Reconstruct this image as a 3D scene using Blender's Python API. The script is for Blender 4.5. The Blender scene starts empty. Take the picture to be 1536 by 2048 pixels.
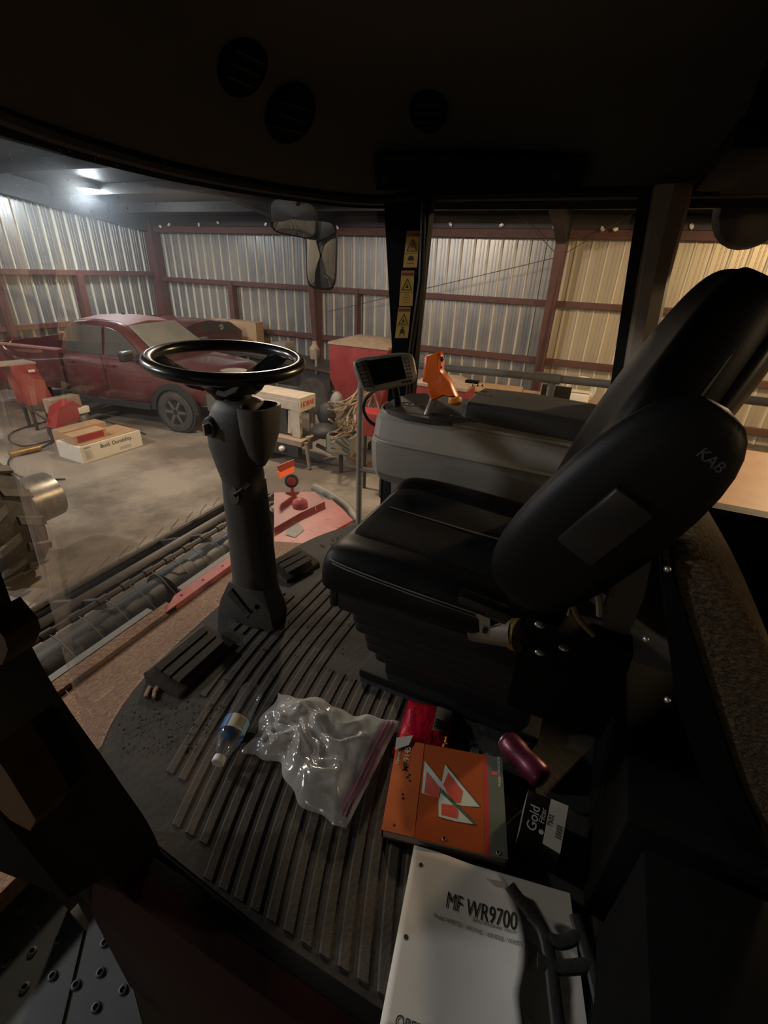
import bpy, bmesh, math, random
from mathutils import Vector, Matrix
random.seed(7)
PI = math.pi
S = bpy.context.scene
COL = S.collection
V = Vector
# ---------------------------------------------------------------- camera, world, lamps, exposure
FPX = 925.0
Dn = V((-78, -1766, -925)).normalized()
Zc = -Dn
Yc = V((-2368, 589, -925)).normalized(); Yc = (Yc - Zc * Yc.dot(Zc)).normalized()
Xc = Yc.cross(Zc)
RM = Matrix((Xc, Yc, Zc))                 # world = RM @ camera
CAM = V((0, 0, 2.93))
cd = bpy.data.cameras.new('camera'); cam = bpy.data.objects.new('camera', cd); COL.objects.link(cam)
cd.sensor_fit = 'VERTICAL'; cd.sensor_height = 32.0; cd.lens = FPX / 2048 * 32.0
cd.clip_start = 0.01; cd.clip_end = 200
cam.matrix_world = Matrix.Translation(CAM) @ RM.to_4x4()
S.camera = cam
S.view_settings.view_transform = 'Standard'; S.view_settings.look = 'None'
S.view_settings.gamma = 1; S.view_settings.use_curve_mapping = False
S.view_settings.exposure = 0.0
w = bpy.data.worlds.new('world'); S.world = w; w.use_nodes = True
w.node_tree.nodes['Background'].inputs[0].default_value = (.02, .025, .04, 1)
w.node_tree.nodes['Background'].inputs[1].default_value = .25

LAMPS = [  # x, y, z, watts, colour, radius
    ((8.6, 11.3, 4.2), 42, (.80, .93, 1.0), .16),     # the lamp in view
    ((0.9, 8.2, 5.05), 300, (1.0, .90, .78), .20),     # ahead of the cab
    ((6.8, -3.2, 4.4), 330, (1.0, .70, .38), .20),     # warm, right of the cab
    ((5.6, 4.2, 4.6), 300, (1.0, .80, .58), .20),     # over the welder
    ((0.5, -7.5, 5.1), 150, (1.0, .72, .42), .20),
    ((-3.0, 8.5, 5.2), 350, (.93, .95, 1.0), .20),   # ahead and left, off frame
    ((-13.0, 3.0, 4.6), 70, (1.0, .88, .66), .20),   # far left wall, seen in the mirrors     # behind
]
GAIN = 2.3
def lamp_light(p, e, c, r):
    l = bpy.data.lights.new('high_bay_bulb', 'POINT'); l.energy = e * GAIN; l.color = c; l.shadow_soft_size = r
    o = bpy.data.objects.new('high_bay_bulb', l); COL.objects.link(o); o.location = p; return o
for L in LAMPS:
    lamp_light(*L)

FL = 1.87        # cab floor
def W(px, py, ax, val):
    """point where the sight line of a photo pixel meets the world plane axis=val"""
    r = RM @ V((px - 768, 1024 - py, -FPX))
    return CAM + r * ((val - CAM[ax]) / r[ax])

# ---------------------------------------------------------------- materials
def mat(name, col, rough=.6, metal=0, var=.12, scale=8, bump=0, bscale=60, coat=0, col2=None, emit=0, spec=.5, stretch=None, thr=None):
    m = bpy.data.materials.new(name); m.use_nodes = True
    nt = m.node_tree; b = nt.nodes['Principled BSDF']; N = nt.nodes.new; K = nt.links.new
    b.inputs['Roughness'].default_value = rough; b.inputs['Metallic'].default_value = metal
    b.inputs['Specular IOR Level'].default_value = spec
    if coat: b.inputs['Coat Weight'].default_value = coat; b.inputs['Coat Roughness'].default_value = .06
    tc = N('ShaderNodeTexCoord')
    src = tc.outputs['Object']
    if stretch:
        mp = N('ShaderNodeMapping'); mp.inputs['Scale'].default_value = stretch; K(src, mp.inputs[0]); src = mp.outputs[0]
    n = N('ShaderNodeTexNoise'); n.inputs['Scale'].default_value = scale; n.inputs['Detail'].default_value = 6
    n.inputs['Roughness'].default_value = .65
    K(src, n.inputs['Vector'])
    r = N('ShaderNodeValToRGB')
    a, c2 = (thr or (.3, .7))
    r.color_ramp.elements[0].position = a; r.color_ramp.elements[1].position = c2
    d = col2 if col2 else [min(1, x * (1 + var)) for x in col]
    e = col if col2 else [x * (1 - var) for x in col]
    r.color_ramp.elements[0].color = (*e, 1); r.color_ramp.elements[1].color = (*d, 1)
    K(n.outputs[0], r.inputs[0]); K(r.outputs[0], b.inputs['Base Color'])
    if bump:
        n2 = N('ShaderNodeTexNoise'); n2.inputs['Scale'].default_value = bscale; n2.inputs['Detail'].default_value = 4
        K(tc.outputs['Object'], n2.inputs['Vector'])
        bp = N('ShaderNodeBump'); bp.inputs['Strength'].default_value = bump; bp.inputs['Distance'].default_value = .01
        K(n2.outputs[0], bp.inputs['Height']); K(bp.outputs[0], b.inputs['Normal'])
    if emit:
        b.inputs['Emission Color'].default_value = (*col, 1); b.inputs['Emission Strength'].default_value = emit
    return m

def thin_glass(name, dust=.03, gloss=.05, tint=(1, 1, 1), rough=.02, dustcol=(.7, .72, .75), scale=5, halo=0):
    m = bpy.data.materials.new(name); m.use_nodes = True; nt = m.node_tree; nt.nodes.clear()
    N = nt.nodes.new; K = nt.links.new
    out = N('ShaderNodeOutputMaterial'); tr = N('ShaderNodeBsdfTransparent'); tr.inputs[0].default_value = (*tint, 1)
    gl = N('ShaderNodeBsdfGlossy'); gl.inputs['Roughness'].default_value = rough
    fr = N('ShaderNodeLayerWeight'); fr.inputs[0].default_value = .25
    mu = N('ShaderNodeMath'); mu.operation = 'MULTIPLY_ADD'; mu.inputs[1].default_value = .2; mu.inputs[2].default_value = gloss
    K(fr.outputs['Fresnel'], mu.inputs[0]); mu.use_clamp = True
    mx = N('ShaderNodeMixShader'); K(mu.outputs[0], mx.inputs[0]); K(tr.outputs[0], mx.inputs[1]); K(gl.outputs[0], mx.inputs[2])
    df = N('ShaderNodeBsdfDiffuse'); df.inputs[0].default_value = (*dustcol, 1)
    tl = N('ShaderNodeBsdfTranslucent'); tl.inputs[0].default_value = (*dustcol, 1)
    ad = N('ShaderNodeMixShader'); ad.inputs[0].default_value = .5; K(df.outputs[0], ad.inputs[1]); K(tl.outputs[0], ad.inputs[2])
    last = ad
    if halo:
        rf = N('ShaderNodeBsdfRefraction'); rf.inputs['Roughness'].default_value = .62; rf.inputs['IOR'].default_value = 1.12
        h = N('ShaderNodeMixShader'); h.inputs[0].default_value = .5; K(ad.outputs[0], h.inputs[1]); K(rf.outputs[0], h.inputs[2]); last = h
    tc = N('ShaderNodeTexCoord'); n = N('ShaderNodeTexNoise'); n.inputs['Scale'].default_value = scale; n.inputs['Detail'].default_value = 8
    K(tc.outputs['Object'], n.inputs['Vector'])
    mr = N('ShaderNodeMapRange'); mr.inputs[1].default_value = .3; mr.inputs[2].default_value = .75
    mr.inputs[3].default_value = dust * .4; mr.inputs[4].default_value = dust * 1.6
    K(n.outputs[0], mr.inputs[0])
    m2 = N('ShaderNodeMixShader'); K(mr.outputs[0], m2.inputs[0]); K(mx.outputs[0], m2.inputs[1]); K(last.outputs[0], m2.inputs[2])
    fin = m2
    if halo:
        rf2 = N('ShaderNodeBsdfRefraction'); rf2.inputs['Roughness'].default_value = .8; rf2.inputs['IOR'].default_value = 1.03
        fin = N('ShaderNodeMixShader'); fin.inputs[0].default_value = halo; K(m2.outputs[0], fin.inputs[1]); K(rf2.outputs[0], fin.inputs[2])
    K(fin.outputs[0], out.inputs[0])
    return m

M = {}
M['concrete'] = mat('dusty concrete', (.13, .105, .08), .85, col2=(.28, .235, .185), scale=.55, bump=.15, bscale=25, thr=(.42, .58))
M['tin'] = mat('galvanised sheet', (.24, .24, .25), .36, .6, col2=(.36, .34, .31), scale=.5, stretch=(.8, .8, .8), thr=(.42, .58))
M['tin_cream'] = mat('cream sheet', (.44, .38, .27), .4, .35, col2=(.58, .50, .36), scale=.8, stretch=(1, 1.6, .25))
M['rib_pale'] = mat('pale sheet rib', (.60, .56, .47), .5, .1, var=.08, scale=2)  # light on the rib crowns painted as a paler sheet colour
M['rib_cream'] = mat('cream sheet rib', (.66, .58, .43), .5, .1, var=.08, scale=2)  # same painted rib light for the cream bays
M['oxide'] = mat('red oxide steel', (.105, .034, .028), .6, 0, var=.3, scale=6)
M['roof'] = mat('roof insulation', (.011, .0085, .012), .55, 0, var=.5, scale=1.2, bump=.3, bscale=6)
M['liner'] = mat('headliner', (.040, .040, .030), .9, var=.1)
M['black'] = mat('black plastic', (.008, .008, .008), .6, var=.2, spec=.25)
M['frame'] = mat('matt black frame', (.004, .004, .004), .8, var=.2, spec=.08)
M['blackgloss'] = mat('black gloss plastic', (.012, .012, .013), .25, var=.2)
M['rubber'] = mat('black rubber', (.016, .016, .016), .7, var=.3, bump=.2)
M['colgrey'] = mat('column plastic', (.060, .054, .046), .55, var=.08, bump=.08, bscale=400)
M['congrey'] = mat('console plastic', (.17, .15, .125), .55, var=.08, bump=.08, bscale=400)
M['pillar'] = mat('brown grey trim plastic', (.16, .125, .09), .55, var=.08)
M['conbody'] = mat('console body plastic', (.27, .245, .21), .55, var=.06, bump=.06, bscale=400)
M['panel'] = mat('console dark panel', (.030, .027, .024), .6, var=.15, bump=.1, bscale=300)
M['mongrey'] = mat('monitor housing', (.19, .19, .165), .45, var=.06)
M['screen'] = mat('screen', (.004, .004, .004), .35, spec=.12)
M['leather'] = mat('seat leatherette', (.006, .006, .006), .45, var=.15, bump=.05, bscale=500, spec=.14)
M['fabric'] = mat('seat fabric', (.011, .011, .011), .95, var=.4, scale=250, bump=.5, bscale=350, spec=.15)
M['shell'] = mat('seat shell', (.022, .018, .014), .42, var=.1)
M['stitch'] = mat('grey thread', (.16, .15, .14), .8)
M['tweed'] = mat('brown tweed', (.022, .013, .006), .95, col2=(.13, .085, .035), scale=130, bump=.6, bscale=150, stretch=(1, 1, 3), thr=(.4, .72))
M['mat'] = mat('rubber floor mat', (.018, .017, .017), .75, col2=(.042, .036, .029), scale=9, bump=.15, thr=(.35, .72))
M['matrib'] = mat('dusty mat rib', (.034, .031, .028), .85, col2=(.090, .070, .050), scale=2.2, bump=.2, bscale=120, thr=(.3, .7))
M['padrub'] = mat('brown dusted rubber', (.030, .026, .021), .8, col2=(.065, .052, .038), scale=9, bump=.15)
M['orange'] = mat('orange grip', (.90, .15, .012), .35, var=.06)
M['yellow'] = mat('yellow knob', (.72, .33, .03), .45, var=.08)
M['steel'] = mat('brushed steel', (.45, .44, .42), .35, .85)
M['greyrail'] = mat('grey painted tube', (.21, .20, .175), .5, var=.15)
M['decal'] = mat('yellow decal', (.50, .30, .045), .5, var=.08)
M['ink'] = mat('black ink', (.012, .012, .010), .6)
M['decalhead'] = mat('orange decal header', (.40, .12, .02), .5)
M['mirror'] = mat('mirror', (.85, .86, .85), .02, 1, var=.01)
M['paint'] = mat('dusty red paint', (.075, .013, .015), .30, .15, col2=(.13, .042, .040), scale=3, coat=.7)
M['paintdust'] = mat('red paint under dust', (.36, .17, .15), .6, 0, col2=(.30, .11, .10), scale=3)
M['hred'] = mat('header red', (.36, .05, .05), .5, col2=(.40, .13, .11), scale=6, thr=(.4, .7))
M['hreddark'] = mat('header red dark', (.22, .02, .02), .5, var=.2)
M['chaff'] = mat('chaff dust', (.17, .085, .055), .95, col2=(.30, .20, .12), scale=60, bump=.8, bscale=90, thr=(.35, .7))
M['hsteel'] = mat('worn dark steel', (.035, .031, .028), .5, .4, col2=(.085, .072, .06), scale=12)
M['auger'] = mat('roller steel', (.035, .034, .030), .5, .3, col2=(.075, .07, .06), scale=6)
M['greystrip'] = mat('grey strip', (.22, .21, .19), .6)
M['truckglass'] = mat('dusty truck glass', (.05, .047, .042), .3, var=.3, scale=2)
M['wsdust'] = mat('dusty truck windscreen', (.23, .22, .19), .35, var=.2, scale=2)
M['blacktrim'] = mat('black truck trim', (.02, .02, .02), .6, var=.3)
M['greybumper'] = mat('grey bumper', (.13, .13, .12), .4, .3)
M['chrome'] = mat('chrome', (.7, .7, .7), .15, 1)
M['lamp_lens'] = mat('headlamp lens', (.75, .72, .68), .12, .3)
M['lamp_red'] = mat('red lamp', (.5, .03, .03), .2)
M['reflo'] = mat('orange reflector', (1.0, .16, .03), .3, emit=.25)  # light thrown back by the reflector painted as a faint glow
M['reflr'] = mat('red reflector', (.42, .05, .04), .4)
M['tyre'] = mat('tyre rubber', (.028, .026, .024), .8, col2=(.075, .065, .052), scale=7, bump=.4)
M['lug'] = mat('worn tyre lug', (.11, .098, .08), .8, var=.3)
M['rim'] = mat('dull rim steel', (.38, .36, .33), .35, .8, col2=(.18, .17, .15), scale=6)
M['cardboard'] = mat('cardboard', (.42, .26, .14), .85, var=.12)
M['white'] = mat('white card', (.68, .63, .53), .7, var=.06)
M['paper'] = mat('paper', (.56, .55, .52), .75, var=.05, scale=4)
M['red'] = mat('red carton', (.30, .02, .018), .5, var=.1)
M['binred'] = mat('red bin paint', (.20, .016, .018), .5, col2=(.28, .04, .038), scale=3)
M['tan'] = mat('dusty tan', (.32, .235, .17), .85, var=.2)
M['wbeige'] = mat('welder beige', (.50, .42, .34), .6, var=.15)
M['hosetan'] = mat('dusty hose', (.28, .215, .145), .8, var=.25)
M['hobart'] = mat('orange red lettering', (.75, .12, .04), .5)
M['greygreen'] = mat('grey green steel', (.22, .22, .18), .6, var=.2)
M['darkjunk'] = mat('dark machinery', (.025, .023, .022), .6, var=.4, scale=4)
M['binder'] = mat('orange brown cover', (.42, .085, .022), .42, var=.06)
M['binder2'] = mat('orange cover band', (.52, .125, .035), .42, var=.06)
M['bgrey'] = mat('cover grey band', (.13, .15, .12), .45, var=.05)
M['bred'] = mat('cover red stripe', (.45, .05, .045), .45)
M['artred'] = mat('emblem red', (.62, .055, .03), .4, col2=(.62, .18, .13), scale=12)
M['artwhite'] = mat('emblem white', (.62, .66, .58), .4)
M['artgreen'] = mat('emblem green edge', (.06, .16, .09), .4)
M['foilred'] = mat('red snack film', (.36, .006, .02), .22, var=.2, bump=.8, bscale=35)
M['silver'] = mat('silver label', (.42, .40, .35), .35, .3, col2=(.30, .27, .2), scale=20)
M['snackorange'] = mat('snack picture', (.72, .26, .05), .4)
M['pinkcan'] = mat('magenta can', (.07, .005, .018), .35, .4, col2=(.16, .03, .055), scale=12)
M['blue'] = mat('blue bottle label', (.03, .16, .42), .4, var=.1)
M['lightblue'] = mat('pale blue bottle label', (.35, .62, .80), .4, var=.1)
M['cap'] = mat('white cap', (.72, .72, .72), .4)
M['wood'] = mat('wood chip', (.45, .30, .19), .8, var=.2)
M['crumb'] = mat('black crumbs', (.008, .007, .006), .9)
M['straw'] = mat('straw', (.55, .42, .24), .8)
M['amber'] = mat('amber lens', (.040, .019, .003), .5, spec=.15, var=.5, scale=12)
M['plate'] = mat('grey step plate', (.085, .095, .10), .55, .3, var=.12)
M['sill'] = mat('dark red sill', (.012, .0012, .0012), .5, var=.1, spec=.15)
M['jar'] = mat('amber brass', (.30, .19, .06), .35, .5)
M['tag'] = mat('cream tag', (.80, .66, .40), .6, var=.03)
M['amberwire'] = mat('wire brown', (.16, .11, .05), .5)
M['orangehood'] = mat('sunlit hood paint', (.52, .27, .13), .5, var=.1)  # warm lamp light painted into the hood top colour
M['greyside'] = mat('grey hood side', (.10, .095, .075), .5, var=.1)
M['foil'] = mat('foil tuft', (.95, .95, .93), .35, .1)  # glints on the tufts put into a near-white colour
M['lampglow'] = mat('lamp lens glow', (.85, .95, 1.0), .4, emit=300)
M['lamphouse'] = mat('lamp housing', (.25, .25, .25), .4, .7)
M['glass'] = thin_glass('dusty windscreen', dust=.030, gloss=.01, dustcol=(.62, .70, .85), scale=4, halo=.02)
M['sideglass'] = thin_glass('side window glass', dust=.012, gloss=.01, dustcol=(.8, .7, .55), scale=4)
M['bottle'] = thin_glass('clear bottle', dust=.05, gloss=.10, rough=.08, scale=30)
M['film'] = thin_glass('zip bag film', dust=.48, gloss=.12, rough=.16, dustcol=(.75, .75, .73), scale=9)
M['zip'] = mat('magenta zip', (.30, .09, .20), .3, var=.15)

# ---------------------------------------------------------------- geometry helpers
def B(): return bmesh.new()
def box(bm, c, s, rot=None, bev=0, seg=2):
    r = bmesh.ops.create_cube(bm, size=1); vs = r['verts']
    if bev:
        bmesh.ops.scale(bm, vec=s, verts=vs)
        es = list({e for v in vs for e in v.link_edges})
        r = bmesh.ops.bevel(bm, geom=es, offset=bev, segments=seg, profile=.6, affect='EDGES')
        seen = set(vs) & set(bm.verts); vs = list({v for f in r['faces'] for v in f.verts} | {v for v in seen if v.is_valid})
    else:
        bmesh.ops.scale(bm, vec=s, verts=vs)
    if rot is not None: bmesh.ops.transform(bm, matrix=rot.to_4x4(), verts=vs)
    bmesh.ops.translate(bm, vec=c, verts=vs)
    return bm
def bb(bm, a, b, bev=0, seg=2):
    a = V(a); b = V(b)
    return box(bm, (a + b) / 2, [abs(x) for x in (b - a)], None, bev, seg)
def frame_of(d):
    d = d.normalized(); u = V((0, 0, 1)) if abs(d.z) < .9 else V((1, 0, 0))
    a = d.cross(u).normalized(); return a, a.cross(d).normalized()
def rings(bm, R, cap=True, close=True):
    """skin a list of point rings"""
    vr = [[bm.verts.new(p) for p in r] for r in R]; n = len(R[0])
    for i in range(len(vr) - 1):
        for j in range(n if close else n - 1):
            k = (j + 1) % n
            try: bm.faces.new((vr[i][j], vr[i][k], vr[i + 1][k], vr[i + 1][j]))
            except ValueError: pass
    if cap:
        bm.faces.new(vr[0][::-1]); bm.faces.new(vr[-1])
    return vr
def tube(bm, pts, r, seg=10, flat=1.0):
    pts = [V(p) for p in pts]; n = len(pts); R = []
    a0 = None
    for i, p in enumerate(pts):
        d = (pts[min(i + 1, n - 1)] - pts[max(i - 1, 0)])
        if d.length < 1e-9: d = V((0, 0, 1))
        d.normalize()
        if a0 is None: a, b = frame_of(d)
        else:
            a = (a0 - d * a0.dot(d)).normalized(); b = a.cross(d)
        a0 = a
        rr = r[i] if isinstance(r, (list, tuple)) else r
        R.append([p + a * math.cos(2 * PI * k / seg) * rr + b * math.sin(2 * PI * k / seg) * rr * flat for k in range(seg)])
    rings(bm, R); return bm
def cyl(bm, p, q, r, r2=None, seg=20): return tube(bm, [p, q], [r, r if r2 is None else r2], seg)
def smooth_path(pts, n=6):
    pts = [V(p) for p in pts]; out = []
    for i in range(len(pts) - 1):
        p0 = pts[max(i - 1, 0)]; p1 = pts[i]; p2 = pts[i + 1]; p3 = pts[min(i + 2, len(pts) - 1)]
        for k in range(n):
            t = k / n
            out.append(.5 * ((2 * p1) + (p2 - p0) * t + (2 * p0 - 5 * p1 + 4 * p2 - p3) * t * t + (-p0 + 3 * p1 - 3 * p2 + p3) * t ** 3))
    out.append(pts[-1]); return out
def lathe(bm, prof, o, ax=(0, 0, 1), seg=24, cap=True):
    o = V(o); d = V(ax).normalized(); a, b = frame_of(d)
    rings(bm, [[o + d * h + (a * math.cos(2 * PI * k / seg) + b * math.sin(2 * PI * k / seg)) * max(r, 1e-4) for k in range(seg)] for r, h in prof], cap)
    return bm
def torus(bm, c, nrm, R, r, seg=48, rs=14, a0=0, a1=2 * PI):
    c = V(c); a, b = frame_of(V(nrm)); n = V(nrm).normalized(); full = abs(a1 - a0 - 2 * PI) < 1e-6
    RR = []
    for i in range(seg + (0 if full else 1)):
        t = a0 + (a1 - a0) * i / seg; d = a * math.cos(t) + b * math.sin(t)
        RR.append([c + d * (R + r * math.cos(2 * PI * k / rs)) + n * r * math.sin(2 * PI * k / rs) for k in range(rs)])
    if full:
        RR.append(RR[0]); rings(bm, RR, False); bmesh.ops.remove_doubles(bm, verts=bm.verts, dist=1e-6)
    else: rings(bm, RR, True)
    return bm
def prism(bm, pts, d):
    """extrude polygon pts (3D) by vector d"""
    pts = [V(p) for p in pts]; d = V(d)
    rings(bm, [pts, [p + d for p in pts]]); return bm
def hexa(bm, q, n):
    return prism(bm, q, n)
def rrect(w, h, r, n=5):
    out = []
    for cx, cy, a in ((w / 2 - r, h / 2 - r, 0), (-w / 2 + r, h / 2 - r, 90), (-w / 2 + r, -h / 2 + r, 180), (w / 2 - r, -h / 2 + r, 270)):
        for k in range(n + 1):
            t = math.radians(a + 90 * k / n); out.append((cx + r * math.cos(t), cy + r * math.sin(t)))
    return out
def sphere(bm, c, r, sc=(1, 1, 1), u=20, v=12):
    x = bmesh.ops.create_uvsphere(bm, u_segments=u, v_segments=v, radius=r)['verts']
    bmesh.ops.scale(bm, vec=sc, verts=x); bmesh.ops.translate(bm, vec=c, verts=x); return bm

ORG = {}
def obj(name, bm, m, parent=None, smooth=True, subd=0, ang=40):
    bmesh.ops.recalc_face_normals(bm, faces=bm.faces)
    me = bpy.data.meshes.new(name)
    if parent is not None: org = ORG[parent.name]
    else:
        xs = [v.co for v in bm.verts]
        org = V(((min(c.x for c in xs) + max(c.x for c in xs)) / 2, (min(c.y for c in xs) + max(c.y for c in xs)) / 2, min(c.z for c in xs)))
    bmesh.ops.translate(bm, vec=-org, verts=bm.verts)
    bm.to_mesh(me); bm.free()
    me.materials.append(m if not isinstance(m, str) else M[m])
    o = bpy.data.objects.new(name, me); COL.objects.link(o)
    if parent is not None: o.parent = parent
    else: o.location = org
    ORG[o.name] = org
    if smooth:
        me.polygons.foreach_set('use_smooth', [True] * len(me.polygons))
        try: me.set_sharp_from_angle(angle=math.radians(ang))
        except Exception: pass
    if subd:
        s = o.modifiers.new('subd', 'SUBSURF'); s.levels = subd; s.render_levels = subd
    return o
def thing(name, label, cat, loc, group=None):
    o = bpy.data.objects.new(name, None); COL.objects.link(o); o.location = loc; ORG[o.name] = V(loc)
    o.empty_display_size = .05
    return tag(o, label, cat, group)
def tag(o, label, cat, group=None):
    o['label'] = label; o['category'] = cat
    if group: o['group'] = group
    return o
def struct(name, bm, m, **k):
    o = obj(name, bm, m, **k); o['kind'] = 'structure'; return o
def copy_tree(o, loc, label=None, group=None):
    c = o.copy(); COL.objects.link(c); c.location = loc; ORG[c.name] = V(loc)
    if label: c['label'] = label
    if group: c['group'] = group
    for ch in list(o.children):
        d = ch.copy(); COL.objects.link(d); d.parent = c
        for g in list(ch.children):
            e = g.copy(); COL.objects.link(e); e.parent = d
    return c
def text(name, s, o, u, v, h, m, parent, ext=.0004, sx=1.0, align='LEFT', drape=None):
    """flat lettering: baseline start o, reading direction u, letter-up v, height h"""
    cu = bpy.data.curves.new(name, 'FONT'); cu.body = s; cu.size = 1.0; cu.extrude = .0; cu.align_x = align; cu.offset = .0 if drape else .008
    t = bpy.data.objects.new(name, cu); COL.objects.link(t)
    bpy.context.view_layer.update()
    me = bpy.data.meshes.new_from_object(t.evaluated_get(bpy.context.evaluated_depsgraph_get()))
    bpy.data.objects.remove(t)
    bm = B(); bm.from_mesh(me)
    u = V(u).normalized(); v = V(v); v = (v - u * v.dot(u)).normalized(); n = u.cross(v); o = V(o)
    k = h / .7
    for q in bm.verts: q.co = o + u * q.co.x * k * sx + v * q.co.y * k + n * ext
    if drape:
        for q in bm.verts:
            r = drape.ray_cast(V((q.co.x, q.co.y, q.co.z + .3)), V((0, 0, -1)))
            if r[0] is not None: q.co.z = r[0].z + .0012
    return obj(name, bm, m, parent, smooth=False)
def quad(bm, a, b, c, d, t=.0003):
    a, b, c, d = map(V, (a, b, c, d)); n = (b - a).cross(d - a).normalized()
    return prism(bm, [a, b, c, d], n * t)

# ================================================================ BARN SHELL
XW, YW = 11.7, 13.05
def roofz(x): return 4.02 + .12 * (XW - x)
bm = B(); bb(bm, (-16, -14, -.1), (XW + .1, YW + .1, 0)); struct('floor', bm, 'concrete')
def corr(a, b, n, z0, z1f, pitch=.305, dep=.032):
    """ribbed sheet between plan points a and b; n = inward normal"""
    a = V(a); b = V(b); L = (b - a).length; d = (b - a) / L; n = V(n); bm = B(); prof = []
    k = 0
    while k * pitch < L:
        s = k * pitch
        for ds, h in ((0, 0), (.035, 0), (.052, dep), (.080, dep), (.097, 0), (.150, 0), (.158, .008), (.172, .008), (.18, 0), (.225, 0), (.233, .008), (.247, .008), (.255, 0)):
            if s + ds <= L: prof.append((s + ds, h))
        k += 1
    prof.append((L, 0))
    lo = []; hi = []
    for s, h in prof:
        p = a + d * s + n * h
        lo.append(bm.verts.new((p.x, p.y, z0))); hi.append(bm.verts.new((p.x, p.y, z1f(p))))
    for i in range(len(lo) - 1):
        f = bm.faces.new((lo[i], lo[i + 1], hi[i + 1], hi[i]))
        if max(prof[i][1], prof[i + 1][1]) > .02: f.material_index = 1      # rib faces: lamp light caught on the ribs put into a paler colour
    return bm
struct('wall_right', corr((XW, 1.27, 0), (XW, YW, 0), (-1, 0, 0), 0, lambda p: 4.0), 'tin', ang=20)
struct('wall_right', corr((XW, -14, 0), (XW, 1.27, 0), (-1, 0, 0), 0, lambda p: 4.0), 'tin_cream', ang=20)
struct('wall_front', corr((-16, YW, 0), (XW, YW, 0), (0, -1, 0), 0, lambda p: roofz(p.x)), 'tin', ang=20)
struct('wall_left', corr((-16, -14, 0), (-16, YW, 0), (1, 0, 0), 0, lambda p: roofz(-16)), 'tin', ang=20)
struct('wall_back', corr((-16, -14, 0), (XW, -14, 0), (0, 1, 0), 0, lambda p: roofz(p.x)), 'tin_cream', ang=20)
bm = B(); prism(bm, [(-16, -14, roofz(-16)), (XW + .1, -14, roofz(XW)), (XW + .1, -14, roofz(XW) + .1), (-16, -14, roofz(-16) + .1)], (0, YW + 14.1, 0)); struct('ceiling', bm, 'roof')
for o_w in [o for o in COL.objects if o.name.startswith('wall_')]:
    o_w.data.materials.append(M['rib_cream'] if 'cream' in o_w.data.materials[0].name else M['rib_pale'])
n_t = 0
def trim(bm, m='oxide', **k):
    global n_t; n_t += 1; return struct('trim_%d' % n_t, bm, m, **k)
# girts on the right wall (C sections) and the front wall
for z in (2.48, 1.28, .35):
    bm = B(); bb(bm, (XW - .2, -14, z - .01), (XW - .04, YW - .1, z + .0)); bb(bm, (XW - .21, -14, z - .11), (XW - .2, YW - .1, z)); trim(bm)
    dz = .13 if z > 1 else 0
    bm = B(); bb(bm, (-8, YW - .2, z + dz - .01), (XW - .2, YW - .04, z + dz)); bb(bm, (-8, YW - .21, z + dz - .11), (XW - .2, YW - .2, z + dz)); trim(bm)
# eave beams
bm = B(); bb(bm, (XW - .24, -14, 3.64), (XW - .04, YW, 3.80)); trim(bm)
bm = B(); bb(bm, (XW - .30, -14, 3.80), (XW - .02, YW, 4.02)); trim(bm, 'roof')
bm = B(); prism(bm, [(-8, YW - .25, roofz(-8) - .42), (XW, YW - .25, roofz(XW) - .42), (XW, YW - .25, roofz(XW)), (-8, YW - .25, roofz(-8))], (0, .2, 0)); trim(bm, 'roof')
# tapered main columns on the right wall with rafters
for y in (1.27, 7.2, -4.7, -10.6):
    bm = B()
    for dy in (-.11, .0, .11):
        pass
    prism(bm, [(XW - .22, y - .1, 0), (XW - .46, y - .1, 0), (XW - .60, y - .1, 3.9), (XW - .1, y - .1, 3.9)], (0, .02, 0))
    prism(bm, [(XW - .24, y - .1, 0), (XW - .26, y - .1, 0), (XW - .62, y - .1, 3.9), (XW - .60, y - .1, 3.9)], (0, .2, 0))
    trim(bm)
    bm = B(); prism(bm, [(XW - .1, y - .1, 3.7), (XW - .1, y - .1, roofz(XW)), (-8, y - .1, roofz(-8)), (-8, y - .1, roofz(-8) - .3), (XW - 1.6, y - .1, roofz(XW) - .22), (XW - .6, y - .1, roofz(XW) - .5)], (0, .2, 0)); trim(bm, 'roof')
for x in (8.95, 6.95, 4.2, 1.5):      # end-wall posts
    bm = B(); bb(bm, (x - .09, YW - .24, 0), (x + .09, YW - .04, roofz(x) if x == 6.95 else 2.5)); trim(bm)
bm = B(); bb(bm, (XW - .34, YW - .34, 0), (XW - .04, YW - .04, 4.0)); trim(bm)
for y in (10.1,):                      # short post between girts of the corner bay
    bm = B(); bb(bm, (XW - .24, y - .08, 0), (XW - .08, y + .08, 2.48)); trim(bm)
bm = B(); bb(bm, (XW - .24, 6.0, 0), (XW - .08, 6.07, 2.48)); trim(bm)
bm = B(); bb(bm, (XW - .26, 4.62, 0), (XW - .08, 4.76, 2.48)); trim(bm)
# purlins
for x in (10.2, 8.7, 7.2, 5.7, 4.2, 2.7, 1.2):
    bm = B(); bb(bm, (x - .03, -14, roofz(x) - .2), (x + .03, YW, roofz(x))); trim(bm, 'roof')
# diagonal wind brace rod
for a, b in (((XW - .5, 1.27, 3.3), (XW - .5, .0, 4.1)), ((XW - .5, 1.27, 3.3), (XW - .4, 6.8, 1.9)), ((XW - .5, 1.27, 3.3), (XW - .5, 2.3, 4.1))):
    bm = B(); cyl(bm, a, b, .008, seg=6); trim(bm)
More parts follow.
